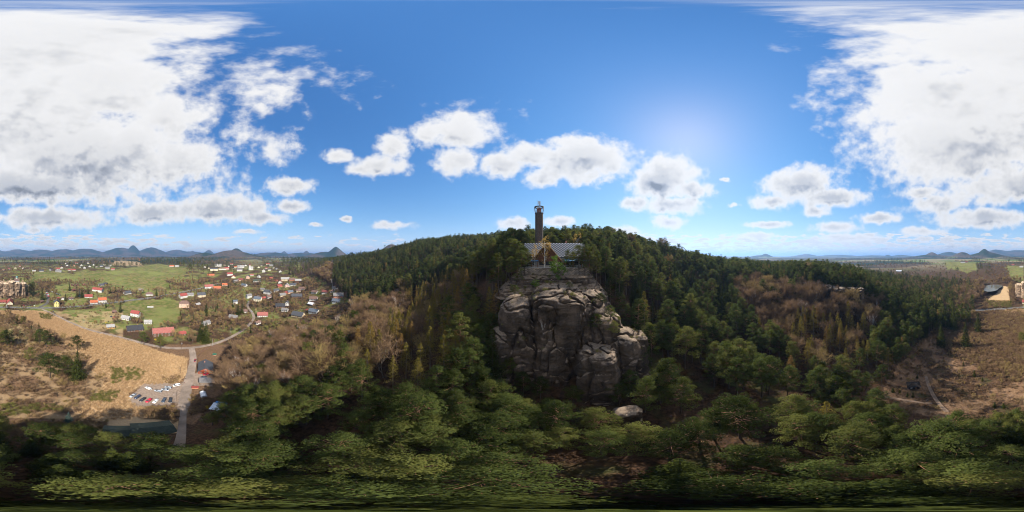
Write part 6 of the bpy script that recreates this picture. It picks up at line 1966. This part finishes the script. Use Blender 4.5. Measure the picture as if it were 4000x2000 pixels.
kind[sel_[~clear_of_built(X[sel_], Y[sel_], 2.4)]] = ''
# canopy thins with distance, trees stay the same
print('sites', {q: int((kind == q).sum()) for q in set(kind)})

ORDER = np.argsort(RAD)
used = {}
MASS = {}
LIM = {'pine': 190, 'spruce': 110, 'larch': 120, 'bare': 190, 'birch': 60, 'vbare': 0, 'vspr': 26}
TREE = {'pine': (K_pine, K_pinef, 20.), 'spruce': (K_spruce, K_sprucef, 18.), 'larch': (K_larch, K_larch, 20.), 'bare': (K_bare, K_baref, 17.), 'birch': (K_birch, K_birch, 20.), 'vbare': (K_bare, K_baref, 21.), 'vspr': (K_spruce, K_sprucef, 24.)}


SECT = [(0, 420, 'the wood edge below the reed field'), (420, 760, 'the wood edge by the green-roofed hall'), (760, 960, 'the slope beside the white canopy'), (960, 1150, 'the slope around the forked birch'),
        (1150, 1320, 'the birch slope above the gardens'), (1320, 1480, 'the brown slope under the pine hill'), (1480, 1640, 'the larch slope left of the cliff'), (1640, 1800, 'the hollow left of the cliff'), (1800, 1960, 'the dark flank beside the cliff'),
        (1960, 2130, 'the ground under the left rock pillar'), (2130, 2300, 'the ground under the central dome'), (2300, 2520, 'the ground under the lower rock block'), (2520, 2680, 'the slope right of the right-hand pillars'),
        (2680, 2840, 'the wooded slope right of the boulder'), (2840, 3000, 'the gully head right of the slope'), (3000, 3180, 'the brown gully before the quarry rock'), (3180, 3380, 'the hollow under the quarry rock'), (3380, 3620, 'the bank left of the hut'), (3620, 3860, 'the slope under the hut path'), (3860, 4001, 'the wood edge under the clearing')]


def where(px, py, r_):
    for a_, b_, nm in SECT:
        if a_ <= px < b_:
            break
    if 1960 <= px < 2520 and r_ > 75:
        nm = 'the hilltop left of the tower' if px < 2090 else ('the hilltop behind the lodge' if px < 2290 else 'the hilltop right of the lodge')
        return ('near the front of ' if r_ < 105 else 'far back on ') + nm
    return ('lowest down on ' if r_ < 28 else 'low on ' if r_ < 44 else 'halfway along ' if r_ < 60 else 'further along ' if r_ < 80 else 'far along ' if r_ < 110 else 'at the far end of ') + nm


ADJ = {'pine': ('pine_tree', 'dark green pine with a clumpy crown', 'tree'), 'spruce': ('spruce_tree', 'dark pointed spruce', 'tree'), 'larch': ('larch_tree', 'yellow-green feathery larch', 'tree'),
       'bare': ('bare_tree', 'bare brown tree with fine twigs', 'tree'), 'birch': ('birch_tree', 'slender white-stemmed birch without leaves', 'tree'), 'vspr': ('spruce_tree', 'dark garden spruce', 'tree')}
for i in ORDER:
    kd = kind[i]
    if not kd: continue
    K1, K2, base = TREE[kd]
    s = HT_[i] / base
    if kd == 'bare': s *= random.uniform(.8, 1.3)
    if kd == 'vbare': s *= random.uniform(.55, 1.05)
    if kd == 'vspr': s *= random.uniform(.6, 1.0)
    n = used.get(kd, 0)
    if n < LIM[kd]:
        used[kd] = n + 1
        w_ = where(PXb[i], PYm[i], RAD[i])
        if kd == 'vspr':
            w_ = ('in the lower gardens' if RAD[i] < 300 else 'in the middle of the village' if RAD[i] < 380 else 'towards the village top') + (' left of the lane' if PXb[i] < 960 else ' between lane and farm' if PXb[i] < 1140 else ' near the pine edge')
        if kd != 'vspr':
            s_word = 'tall' if HT_[i] > 21.5 else ('short' if HT_[i] < 18.5 else 'mid-height')
            pass
        lab = (('tall ' if s > .75 else 'short ' if s < .6 else 'mid-height ') + ADJ[kd][1] + ' ' + w_) if kd == 'vspr' else ADJ[kd][1].replace('dark green pine with a clumpy crown', 'clumpy green pine').replace(' with fine twigs', '').replace(' without leaves', '') + ' ' + w_
        if kd != 'vspr':
            lab = s_word + ' ' + lab
        K1.place((X[i], Y[i], Z[i] - .1), s * random.uniform(.92, 1.08), random.uniform(0, 6.28), lab, 'tree', (s_word + ' ' if kd != 'vspr' else '') + ADJ[kd][0].replace('_', ' ') + 's ' + w_, s)
    else:
        nearv = RAD[i] < 190
        MASS.setdefault((kd, nearv), []).append((X[i], Y[i], Z[i] - .1, s))
MN = {'pine': ('pine_forest', 'dense pine forest covering the hillsides'), 'spruce': ('spruce_forest', 'dark spruce groups in the hillside forest'), 'larch': ('larch_wood', 'yellow-green larch wood further up the slopes'),
      'bare': ('bare_wood', 'brown leafless wood on the slopes'), 'birch': ('birch_wood', 'pale birch stems in the brown wood'), 'vbare': ('garden_trees', 'leafless garden trees and hedgerows in the village'), 'vspr': ('garden_conifers', 'garden conifers through the village')}
for (kd, nearv), lst in MASS.items():
    a_ = np.array(lst)
    K1, K2, base = TREE[kd]
    mass(MN[kd][0], K1 if nearv else K2, a_[:, :3], a_[:, 3], MN[kd][1] + (' nearby' if nearv else ' farther off'))

# far woods out to 2.6 km, in line with the wooded patches of the ground
n = 15000
rf_ = 470 * (2600 / 470) ** RNG.uniform(0, 1, n); af = RNG.uniform(-math.pi, math.pi, n)
fx, fy = rf_ * np.sin(af), rf_ * np.cos(af); fz = hnat(fx, fy)
fpx, fpy = proj(fx, fy, fz); fpx %= 4000
wn = fbm(fx / 420, fy / 420, 0, 4, 51); bnz = fbm(fx / 260, fy / 260, 0, 4, 61)
ok = (wn > .385) | (fz > 78) | ((RNG.uniform(0, 1, n) < .3) & (rf_ < 1100))
for p_ in MEADOW + TANF:
    ok &= ~inpoly(fpx, fpy, p_)
for hx, hy, hr in HP:
    ok &= np.hypot(fx - hx, fy - hy) > hr + 3
ok &= ~((fpx > 830) & (fpx < 1130) & (fpy > 1030) & (RNG.uniform(0, 1, n) < .45))
hillside = (np.abs(((fpx - 1900 + 2000) % 4000) - 2000) < 800)
isb = ((bnz > .49) | (RNG.uniform(0, 1, n) < .15)) & ~hillside
m1 = ok & ~isb; m2 = ok & isb
fs = 1.0 + .35 * np.clip((rf_ - 600) / 1500, 0, 1)
mass('distant_pine_forest', K_pinef, np.stack([fx, fy, fz - .2], 1)[m1], (fs * RNG.uniform(.8, 1.1, n))[m1], 'distant dark conifer woods of the plain')
mass('distant_bare_wood', K_baref, np.stack([fx, fy, fz - .2], 1)[m2], (fs * RNG.uniform(.8, 1.1, n))[m2], 'distant brown leafless woods of the plain')

# brown thickets and reeds
def scatter_poly(polys, n, rlim=(40, 420), step=2.0):
    out = []
    gx, gy = np.meshgrid(np.arange(-rlim[1], rlim[1], step), np.arange(-rlim[1], rlim[1], step))
    x_ = gx.ravel() + RNG.uniform(-.5, .5, gx.size) * step; y_ = gy.ravel() + RNG.uniform(-.5, .5, gx.size) * step
    rd = np.hypot(x_, y_); k_ = (rd > rlim[0]) & (rd < rlim[1]); x_, y_ = x_[k_], y_[k_]
    z_ = hnat(x_, y_); a, b_ = proj(x_, y_, z_); a %= 4000
    a = a + 14 * (fbm(x_ / 7, y_ / 7, 0, 2, 91) - .5); b_ = b_ + 12 * (fbm(x_ / 7, y_ / 7, 0, 2, 92) - .5)
    m_ = np.zeros(len(x_), bool)
    for p_ in polys: m_ |= inpoly(a, b_, p_)
    P_ = np.stack([x_, y_, z_], 1)[m_]
    P_ = P_[clear_of_built(P_[:, 0], P_[:, 1], 1.0)]
    if len(P_) > n:
        P_ = P_[RNG.permutation(len(P_))[:n]]
    return P_


for nm, K_, polys, n, lab, s0, s1, st in (
    ('alder_thicket', K_shrub, [THICK_L], 620, 'low leafless alder thicket in the reed hollow', .55, 1.15, 2.6),
    ('willow_thicket', K_shrub, [THICK_R], 1400, 'brown leafless thicket filling the right-hand clearing', .6, 1.25, 2.6),
    ('clearing_scrub', K_shrub, [CLEAR], 1100, 'scattered leafless scrub of the clearing', .35, .9, 2.2),
    ('slope_scrub', K_shrub, [BROWN2, BROWN3], 900, 'leafless undergrowth on the brown slopes', .5, 1.0, 3.0),
    ('garden_shrubs', K_shrub, [VILL], 1500, 'leafless garden shrubs and hedges between the village houses', .4, 1.0, 3.4),
    ('garden_bushes', K_olive, [VILL], 500, 'green garden bushes between the village houses', .4, 1.0, 4.2),
    ('meadow_bushes', K_shrub, [[(240, 1212), (430, 1200), (470, 1232), (440, 1262), (330, 1282)], [(250, 1120), (560, 1140), (560, 1165), (260, 1200), (200, 1180)]], 160, 'leafless orchard shrubs in the roadside meadows', .5, 1.0, 4.5),
    ('lot_scrub', K_shrub, [[(560, 1600), (690, 1580), (700, 1640), (600, 1650)], [(745, 1545), (830, 1545), (835, 1600), (750, 1620)], [(640, 1480), (700, 1470), (700, 1495), (650, 1500)]], 260, 'brown bramble scrub around the gravel lot', .4, .75, 1.3),
    ('pond_scrub', K_shrub, [[(3838, 1165), (3900, 1185), (3962, 1180), (3962, 1203), (3840, 1206)], [(3925, 1108), (3965, 1108), (3965, 1190), (3946, 1180), (3940, 1120)], [(3740, 1215), (3900, 1212), (3990, 1208), (3990, 1232), (3740, 1245)]], 420, 'leafless scrub around the pond reeds and the main road', .6, 1.3, 2.8),
    ('pond_willows', K_olive, [[(3860, 1180), (3950, 1178), (3955, 1202), (3870, 1204)], [(3935, 1085), (3965, 1090), (3962, 1125), (3940, 1120)]], 90, 'olive budding willows beside the pond', .8, 1.6, 4.0),
    ('wood_edge_scrub', K_shrub, [[(60, 1645), (420, 1645), (420, 1700), (60, 1700)], [(640, 1640), (720, 1640), (720, 1700), (640, 1700)]], 300, 'brown scrub along the wood edge around the hall', .4, .9, 1.5),
    ('budding_scrub', K_olive, [[(430, 1440), (510, 1435), (580, 1460), (520, 1490), (440, 1500)], [(155, 1225), (205, 1232), (200, 1250), (160, 1245)], [(0, 1575), (200, 1580), (260, 1600), (0, 1625)], [(380, 1530), (470, 1530), (450, 1570), (330, 1570)]], 260, 'olive budding willow scrub in the reeds', .5, 1.0, 1.8),
    ('hillside_bushes', K_olive, [[(3400, 1280), (3560, 1250), (3580, 1400), (3480, 1420)], [(1000, 1270), (1300, 1250), (1260, 1300), (1050, 1330)]], 220, 'green budding bushes on the steep banks', .7, 1.3, 2.5)):
    P_ = scatter_poly(polys, n, step=st)
    mass(nm, K_, P_, RNG.uniform(s0, s1, len(P_)), lab)
# reed tufts
def make_reed(seed):
    g_ = np.random.default_rng(seed); f = Foliage(g_); mb = MB().tube((0, 0, 0), (0, 0, .2), .02, None, 3)
    for k in range(26):
        p = g_.normal(0, .45, 2)
        f.twigs((p[0], p[1], 0), (g_.normal(0, .12), g_.normal(0, .12), 1), 2, 1.5, .09, .18, g_.uniform(.2, .9))
    return mb, f


L_reed = leafmat('dry_reed', (0.33, 0.21, 0.105), (0.66, 0.47, 0.27), None, .3)
K_reed = Kind('reed_tuft', R_(3, lambda k: make_reed(900 + k)), L_reed, bark)
P_ = scatter_poly(REED, 9000, (60, 330), 1.35)
mass('reed_bed', K_reed, P_, RNG.uniform(.6, 1.2, len(P_)), 'golden dry reed bed covering the flat valley floor')

# heather and seedlings on the ledges of the cliff
LP = []
g_ = np.random.default_rng(5)
for k_ in range(2600):
    a_ = math.radians(g_.uniform(-7, 47)); r_ = g_.uniform(44, 76)
    h_ = ROCKBVH.ray_cast(Vector((r_ * math.sin(a_), r_ * math.cos(a_), 120)), Vector((0, 0, -1)))
    if h_[0] is None or h_[1].z < .35 or h_[0].z < 50:
        continue
    if float(vnoise(h_[0].x / 3, h_[0].y / 3, h_[0].z / 3, 8)) > .58 and len(LP) < 230:
        LP.append((h_[0].x, h_[0].y, h_[0].z - .15))
LP = np.array(LP)
hf = len(LP) // 2
mass('ledge_heather', K_shrub, LP[:hf], RNG.uniform(.10, .28, hf), 'brown heather tufts on the ledges of the cliff')
mass('ledge_bushes', K_olive, LP[hf:], RNG.uniform(.18, .50, len(LP) - hf), 'small green bushes on the ledges of the cliff')

# ------------------------------------------------------------------ single trees the photograph picks out
def tree_px(K_, px, py, hgt, label, base, v=None, z=None, grp=None):
    x_, y_, z_, r_ = hit(px, py)
    wide = 1.35 if K_ in (K_spruce, K_blue) and hgt > 24 and px < 1000 else (1.5 if K_ is K_pine and px < 700 else 1.2 if K_ in (K_pine, K_spruce) else 1.0)
    return K_.place((x_, y_, z_ if z is None else z), hgt / base * wide, random.uniform(0, 6.28), label, 'tree', grp, hgt / base, v)


tree_px(K_spruce, 302, 1478, 28, 'tall broad spruce standing in the reeds with its long shadow', 18, 0)
tree_px(K_pine, 302, 1372, 19, 'pine behind the tall spruce in the reed field', 20, 1)
tree_px(K_pine, 196, 1476, 25, 'full pine left of the tall spruce in the reeds', 20, 2)
tree_px(K_pine, 258, 1466, 21, 'shaded pine close against the tall spruce', 20, 3)
tree_px(K_pine, 182, 1356, 20, 'bushy pine in the reed field nearest the lane', 20, 4)
tree_px(K_pine, 154, 1344, 18, 'thin pine left of the bushy reed-field pine', 20, 5)
tree_px(K_pine, 120, 1416, 16, 'small pine at the edge of the brown thicket', 20, 6)
tree_px(K_pine, 92, 1272, 14, 'lone small pine nearest the main road in the reeds', 20, 0)
tree_px(K_pine, 30, 1356, 20, 'pair pine with a broad crown in the thicket', 20, 1)
tree_px(K_pine, 12, 1348, 18, 'slimmer pine of the pair in the thicket', 20, 2)
tree_px(K_pine, 3990, 1345, 15, 'lone pine on the thicket edge beyond the clearing', 20, 4)
tree_px(K_pine, 562, 1346, 16, 'dense round conifer left of the yellow bush by the lane', 20, 1)
tree_px(K_pine, 626, 1366, 17, 'dense round conifer in front of the long half-timbered house', 20, 3)
for px, py, h_, lab in [(805, 1338, 26, 'tallest dark spruce beside the long grey shed'), (782, 1330, 20, 'dark spruce left of the tallest one by the shed'), (740, 1332, 10, 'small spruce left of the shed spruces'), (790, 1308, 22, 'rear dark spruce of the group by the shed'),
                        (166, 1172, 26, 'tall dark spruce at the castle access road'), (300, 1163, 20, 'broad spruce in front of the large guesthouse'), (320, 1162, 22, 'dark spruce left of the guesthouse gable'), (344, 1150, 18, 'spruce close by the guesthouse wall'), (272, 1135, 20, 'dark spruce above the camping barracks'),
                        (612, 1157, 18, 'lone spruce right of the white hipped house'), (470, 1220, 20, 'big dark conifer beside the small brown shed'), (256, 1176, 17, 'slim spruce between the barn and the yellow house'), (893, 1125, 13, 'spruce in front of the orange-roofed salmon cottage'),
                        (430, 1146, 17, 'left spruce of the hedge beside the guesthouse'), (452, 1142, 17, 'right spruce of the hedge beside the guesthouse'), (930, 1230, 20, 'tall dark conifer in the clump left of the lane'), (946, 1225, 18, 'shorter dark conifer in the clump left of the lane'), (908, 1200, 17, 'conifer behind the blue-roofed white house'),
                        (1145, 1082, 20, 'pointed spruce above the big farm building'), (1130, 1070, 18, 'spruce group tip near the forest edge'), (833, 1068, 16, 'spruce near the orange-red roofed hall'), (1120, 1235, 11, 'small spruce in front of the white cottage')]:
    tree_px(K_spruce, px, py, h_, lab, 18)
tree_px(K_blue, 310, 1160, 19, 'bluish spruce among the guesthouse conifers', 16)
for px, py, h_, lab in [(3772, 1355, 30, 'tall narrow ivy-dark spruce at the clearing head'), (3724, 1290, 30, 'left giant spruce at the end of the valley wood'), (3690, 1280, 27, 'giant spruce beside the hidden red-roofed house'), (3820, 1298, 28, 'right giant spruce at the end of the valley wood'), (3676, 1350, 26, 'yellowish narrow spruce by the forest path'),
                        (3763, 1428, 5, 'small round spruce beside the thicket'), (3806, 1470, 7, 'young spruce at the thicket corner'), (3838, 1490, 5, 'smaller young spruce at the thicket corner'), (3885, 1592, 6, 'left one of the young spruce pair in the clearing'), (3920, 1596, 6, 'right one of the young spruce pair in the clearing'),
                        (3583, 1478, 4.5, 'round young spruce beside the path above the hut'), (3488, 1535, 5, 'young spruce left of the hut front'), (3515, 1538, 4, 'little spruce in front of the hut'), (3545, 1550, 4.5, 'bushy spruce below the hut'), (3566, 1552, 4.5, 'rightmost bushy spruce below the hut'), (3490, 1480, 5, 'young spruce on the bank left of the hut')]:
    tree_px(K_spruce, px, py, h_, lab, 18)
for px, py, h_, lab in [(1065, 1508, 18, 'forked white birch standing out on the brown slope'), (1236, 1430, 17, 'white birch in front of the dark pines'), (1150, 1370, 18, 'tall white birch left of the dark pine group'), (1170, 1372, 17, 'white birch right beside the tall one'), (1085, 1395, 16, 'slim birch at the upper garden edge'), (1316, 1290, 18, 'birch near the white barn-like house'), (1360, 1300, 17, 'birch at the brown slope edge'), (1158, 1455, 15, 'leaning birch below the birch pair'), (340, 1710, 9, 'small pale birch beside the green-roofed hall')]:
    tree_px(K_birch, px, py, h_, lab, 17)
for px, py, h_, lab in [(52, 1715, 13, 'wide bare tree at the lower wood edge'), (95, 1712, 13, 'bare forked tree right of the wide one'), (985, 1490, 14, 'bare tree above the pine edge'), (3690, 1545, 12, 'bare roadside tree right of the hut path'), (3655, 1530, 13, 'tall bare tree beside the hut path'), (3640, 1460, 13, 'bare tree above the hut path'), (3830, 1600, 9, 'lone bare tree in the reddish clearing'), (3780, 1600, 9, 'thin bare tree in the clearing'), (3905, 1690, 9, 'wide bare bush tree at the clearing bottom'), (820, 1530, 7, 'bare tree beside the greenhouse'), (826, 1490, 8, 'bare tree overhanging the carport'), (500, 1270, 8, 'grey bare tree before the black-roofed barn'), (716, 1330, 7, 'bare tree before the red-roofed outbuilding')]:
    tree_px(K_bare, px, py, h_, lab, 17)
tree_px(K_spruce, 182, 1718, 15, 'bright green spruce at the lower wood edge', 18)
tree_px(K_blue, 268, 1650, 12, 'bluish spruce in shadow beside the reeds', 16)
tree_px(K_blos, 1313, 1140, 8, 'white blossoming tree under the pine edge', 6)
for px, py, lab in [(415, 1262, 'bright yellow bush beside the farm lane'), (608, 1330, 'bright yellow bush before the long half-timbered house'), (815, 1595, 'yellow bush beside the white canopy')]:
    tree_px(K_yel, px, py, 2.4, lab, 2)
tree_px(K_gold, 1000, 1222, 9, 'yellow columnar tree beside the faded red roof', 14)
# bigger pines rooted on the slope below the camera: photo point of the crown top, height
for px, r_, h_, lab in [(1900, 38, 19, 'broad pine standing before the cliff foot on the left'), (2010, 30, 17, 'pine below the cliff with a wide flat crown'), (2150, 33, 15, 'pine at the centre of the cliff foot'), (2330, 29, 16, 'pine under the lower rock block'), (2600, 46, 21, 'tall pine right of the cliff with long bare branches'),
                        (2660, 40, 20, 'neighbour of the tall pine right of the cliff'), (2590, 66, 20, 'pine beside the right-hand rock pillars'), (1280, 38, 19, 'large pine at the top of the birch slope'), (1100, 42, 19, 'large pine above the white canopy'), (960, 44, 18, 'pine leaning out over the canopy')]:
    p_ = pol(px, r_)
    K_pine.place(p_, h_ / 20 * 1.05, random.uniform(0, 6), lab, 'tree', None, h_ / 20)
for k_, (px, r_, h_) in enumerate([(1250, 9, 17), (1420, 14, 19), (1500, 7, 18), (1640, 12, 20), (1760, 17, 18), (1850, 9, 19), (1950, 15, 17), (1330, 20, 19), (1540, 21, 20), (1700, 24, 18), (900, 12, 18), (2800, 9, 18), (2350, 22, 16), (2480, 25, 17), (2200, 24, 15), (2080, 22, 16), (600, 7, 18), (3200, 8, 18), (2620, 22, 18)]):
    p_ = pol(px, r_)
    K_pine.place(p_, h_ / 20 * 1.1, random.uniform(0, 6), ['broad', 'slim', 'ragged', 'dense', 'open'][k_ % 5] + ' pine seen from right above, ' + where(px, 0, r_).replace('lowest down on', 'nearest, over'), 'tree', 'pines right below', h_ / 20)
# around the lodge
def at(K_, px, r_, hgt, base, label, v=None, sx=1.0):
    p_ = pol(px, r_); p_.z = top_at(p_.x, p_.y) - .15
    return K_.place(p_, hgt / base * sx, random.uniform(0, 6.28), label, 'tree', None, hgt / base, v)


at(K_gold, 2128, 71.5, 17.5, 14, 'golden birch rising before the timber gable', 0)
at(K_gold, 2088, 73, 14, 14, 'smaller golden birch with a leaning white stem', 1, .8)
at(K_gold, 2256, 97, 20, 14, 'golden birch behind the right end of the lodge', 0)
at(K_larch, 1925, 82, 15, 20, 'yellowing larch in the pines left of the lodge', 1)
at(K_green, 2180, 66, 12.5, 12, 'fresh green leafy tree before the lodge front', 0, .85)
at(K_green, 2090, 64.5, 4.2, 12, 'low spreading bush tree on the rock rim', 1, 1.3)
for px, r_, h_ in [(1995, 84, 19), (2020, 80, 17), (2035, 93, 20), (2056, 103, 19), (2066, 112, 21), (1978, 74, 16), (1960, 80, 19), (1948, 70, 17), (2290, 88, 17), (2308, 80, 16), (2328, 86, 18), (2345, 78, 15), (2365, 84, 18), (2215, 73, 11), (2278, 76, 12), (2150, 112, 21), (2172, 108, 20), (2195, 114, 22), (2218, 108, 20), (2238, 113, 20), (2000, 68, 12), (1985, 98, 20), (2385, 74, 15), (2405, 80, 17), (2020, 70, 11), (2030, 76, 15), (2044, 74, 13), (1990, 78, 20), (1970, 88, 21), (2010, 90, 22), (2300, 92, 20), (2320, 97, 22), (2338, 90, 20), (2296, 74, 13), (2312, 72, 14), (2048, 71, 13), (2060, 73.5, 12), (2236, 72, 10), (2262, 70.5, 13), (2285, 71, 15), (2300, 68, 13), (2330, 70, 14), (2035, 68, 12), (2020, 66, 13)]:
    p_ = pol(px, r_); p_.z = top_at(p_.x, p_.y) - .15
    side = 'behind the lodge roof' if 2040 < px < 2260 and r_ > 90 else ('left of the lodge' if px < 2060 else ('right of the lodge' if px > 2240 else 'in front of the lodge roof'))
    K_pine.place(p_, h_ / 20, random.uniform(0, 6.28), ('tall' if h_ > 18 else 'mid-height' if h_ > 14 else 'small') + (' green pine close ' if r_ < 78 else ' green pine ' if r_ < 92 else ' green pine far ') + side, 'tree', 'pines ' + side, h_ / 20)
# little pines and tufts clinging to the cliff
for px, py, h_, lab in [(2345, 1200, 6, 'bright pine bush clinging to the slab edge'), (2325, 1290, 7, 'spreading pine on the ledge above the lower block'), (2430, 1200, 8, 'rounded pine on the upper right slab'), (2440, 1275, 5, 'low pine bush on the right pillar top'), (2225, 1130, 3.2, 'small pine on the brow of the central dome'), (2012, 1160, 5, 'little pine on the left pillar shoulder'), (2385, 1250, 6, 'pine bush in the cleft between slab and pillar'), (2395, 1310, 6, 'pine rooted beside the right pillar cleft')]:
    q_ = rock_at(px, py)
    if q_ is None: continue
    K_pine.place(q_ + Vector((0, 0, -.6)), h_ / 12, random.uniform(0, 6), lab, 'tree', None, h_ / 20)
for px, py, h_, lab in [(2120, 1290, 5, 'dead twiggy birch on the dome face')]:
    q_ = rock_at(px, py)
    if q_ is not None:
        (K_gold if 'golden' in lab else K_birch).place(q_ + Vector((0, 0, -1.0)), h_ / 17, random.uniform(0, 6), lab, 'tree', None, h_ / 15)
for k_, (px, r_, h_) in enumerate([(1930, 56, 17), (1945, 60, 16), (1962, 64, 15), (1915, 62, 18), (1975, 68, 14), (1955, 52, 15), (1990, 50, 12), (2495, 60, 16), (2515, 56, 17), (2480, 66, 15), (2450, 70, 14), (2430, 66, 11), (2530, 64, 18), (2420, 72, 14), (2045, 44, 13), (2240, 41, 12), (2110, 43, 12), (2420, 42, 13), (2460, 46, 15)]):
    p_ = pol(px, r_)
    K_pine.place(p_, h_ / 20, random.uniform(0, 6), ['dark', 'slender', 'crooked', 'bushy', 'leaning', 'sparse'][k_ % 6] + (' pine hugging the left flank of the cliff' if px < 2000 else ' pine at the very foot of the cliff' if r_ < 48 else ' pine hugging the right flank of the cliff') + (', upper one' if r_ > 59 else ''), 'tree', 'pines hugging the cliff', h_ / 20)
# trees crowning the castle rock
for k_, px in enumerate([-14, 12, 34, 52, 82, 96, 108]):
    p_ = pol(px, 358, elz(1106, 350))
    K_pine.place(p_, .6, k_, 'pine growing on top of the castle rock', 'tree', 'pines on the castle rock', .5)
for k_, (px, rr_) in enumerate([(118, 345), (124, 349), (112, 342), (130, 352)]):
    K_pine.place(pol(px, rr_), 1.1, k_, 'tall pine at the right flank of the castle rock', 'tree', 'pines beside the castle rock', 1.6)

for a_ in MASSES:
    build_mass(*a_)

# ------------------------------------------------------------------ the air
hz = bpy.data.materials.new('pale_haze'); hz.use_nodes = True
hz.node_tree.nodes.clear(); t = NT(hz.node_tree)
out = t.new('ShaderNodeOutputMaterial'); pv = t.new('ShaderNodeVolumePrincipled')
pv.inputs['Color'].default_value = rgb((0.32, 0.56, 1.0)); pv.inputs['Density'].default_value = 9.5e-5; pv.inputs['Anisotropy'].default_value = 0.3
t.l.new(pv.outputs[0], out.inputs['Volume'])
zt = float(GZ.max()) + 40
R0 = 36000.0
haze = MB().box((0, 0, (zt - 3) / 2), (2 * R0, 2 * R0, zt + 3)).build('haze', hz)
tag(haze, 'pale bluish haze filling the air over the plain', None, None, 'stuff')
print('zmin', GZ.min(), 'zmax', GZ.max(), 'objects', len(bpy.data.objects))
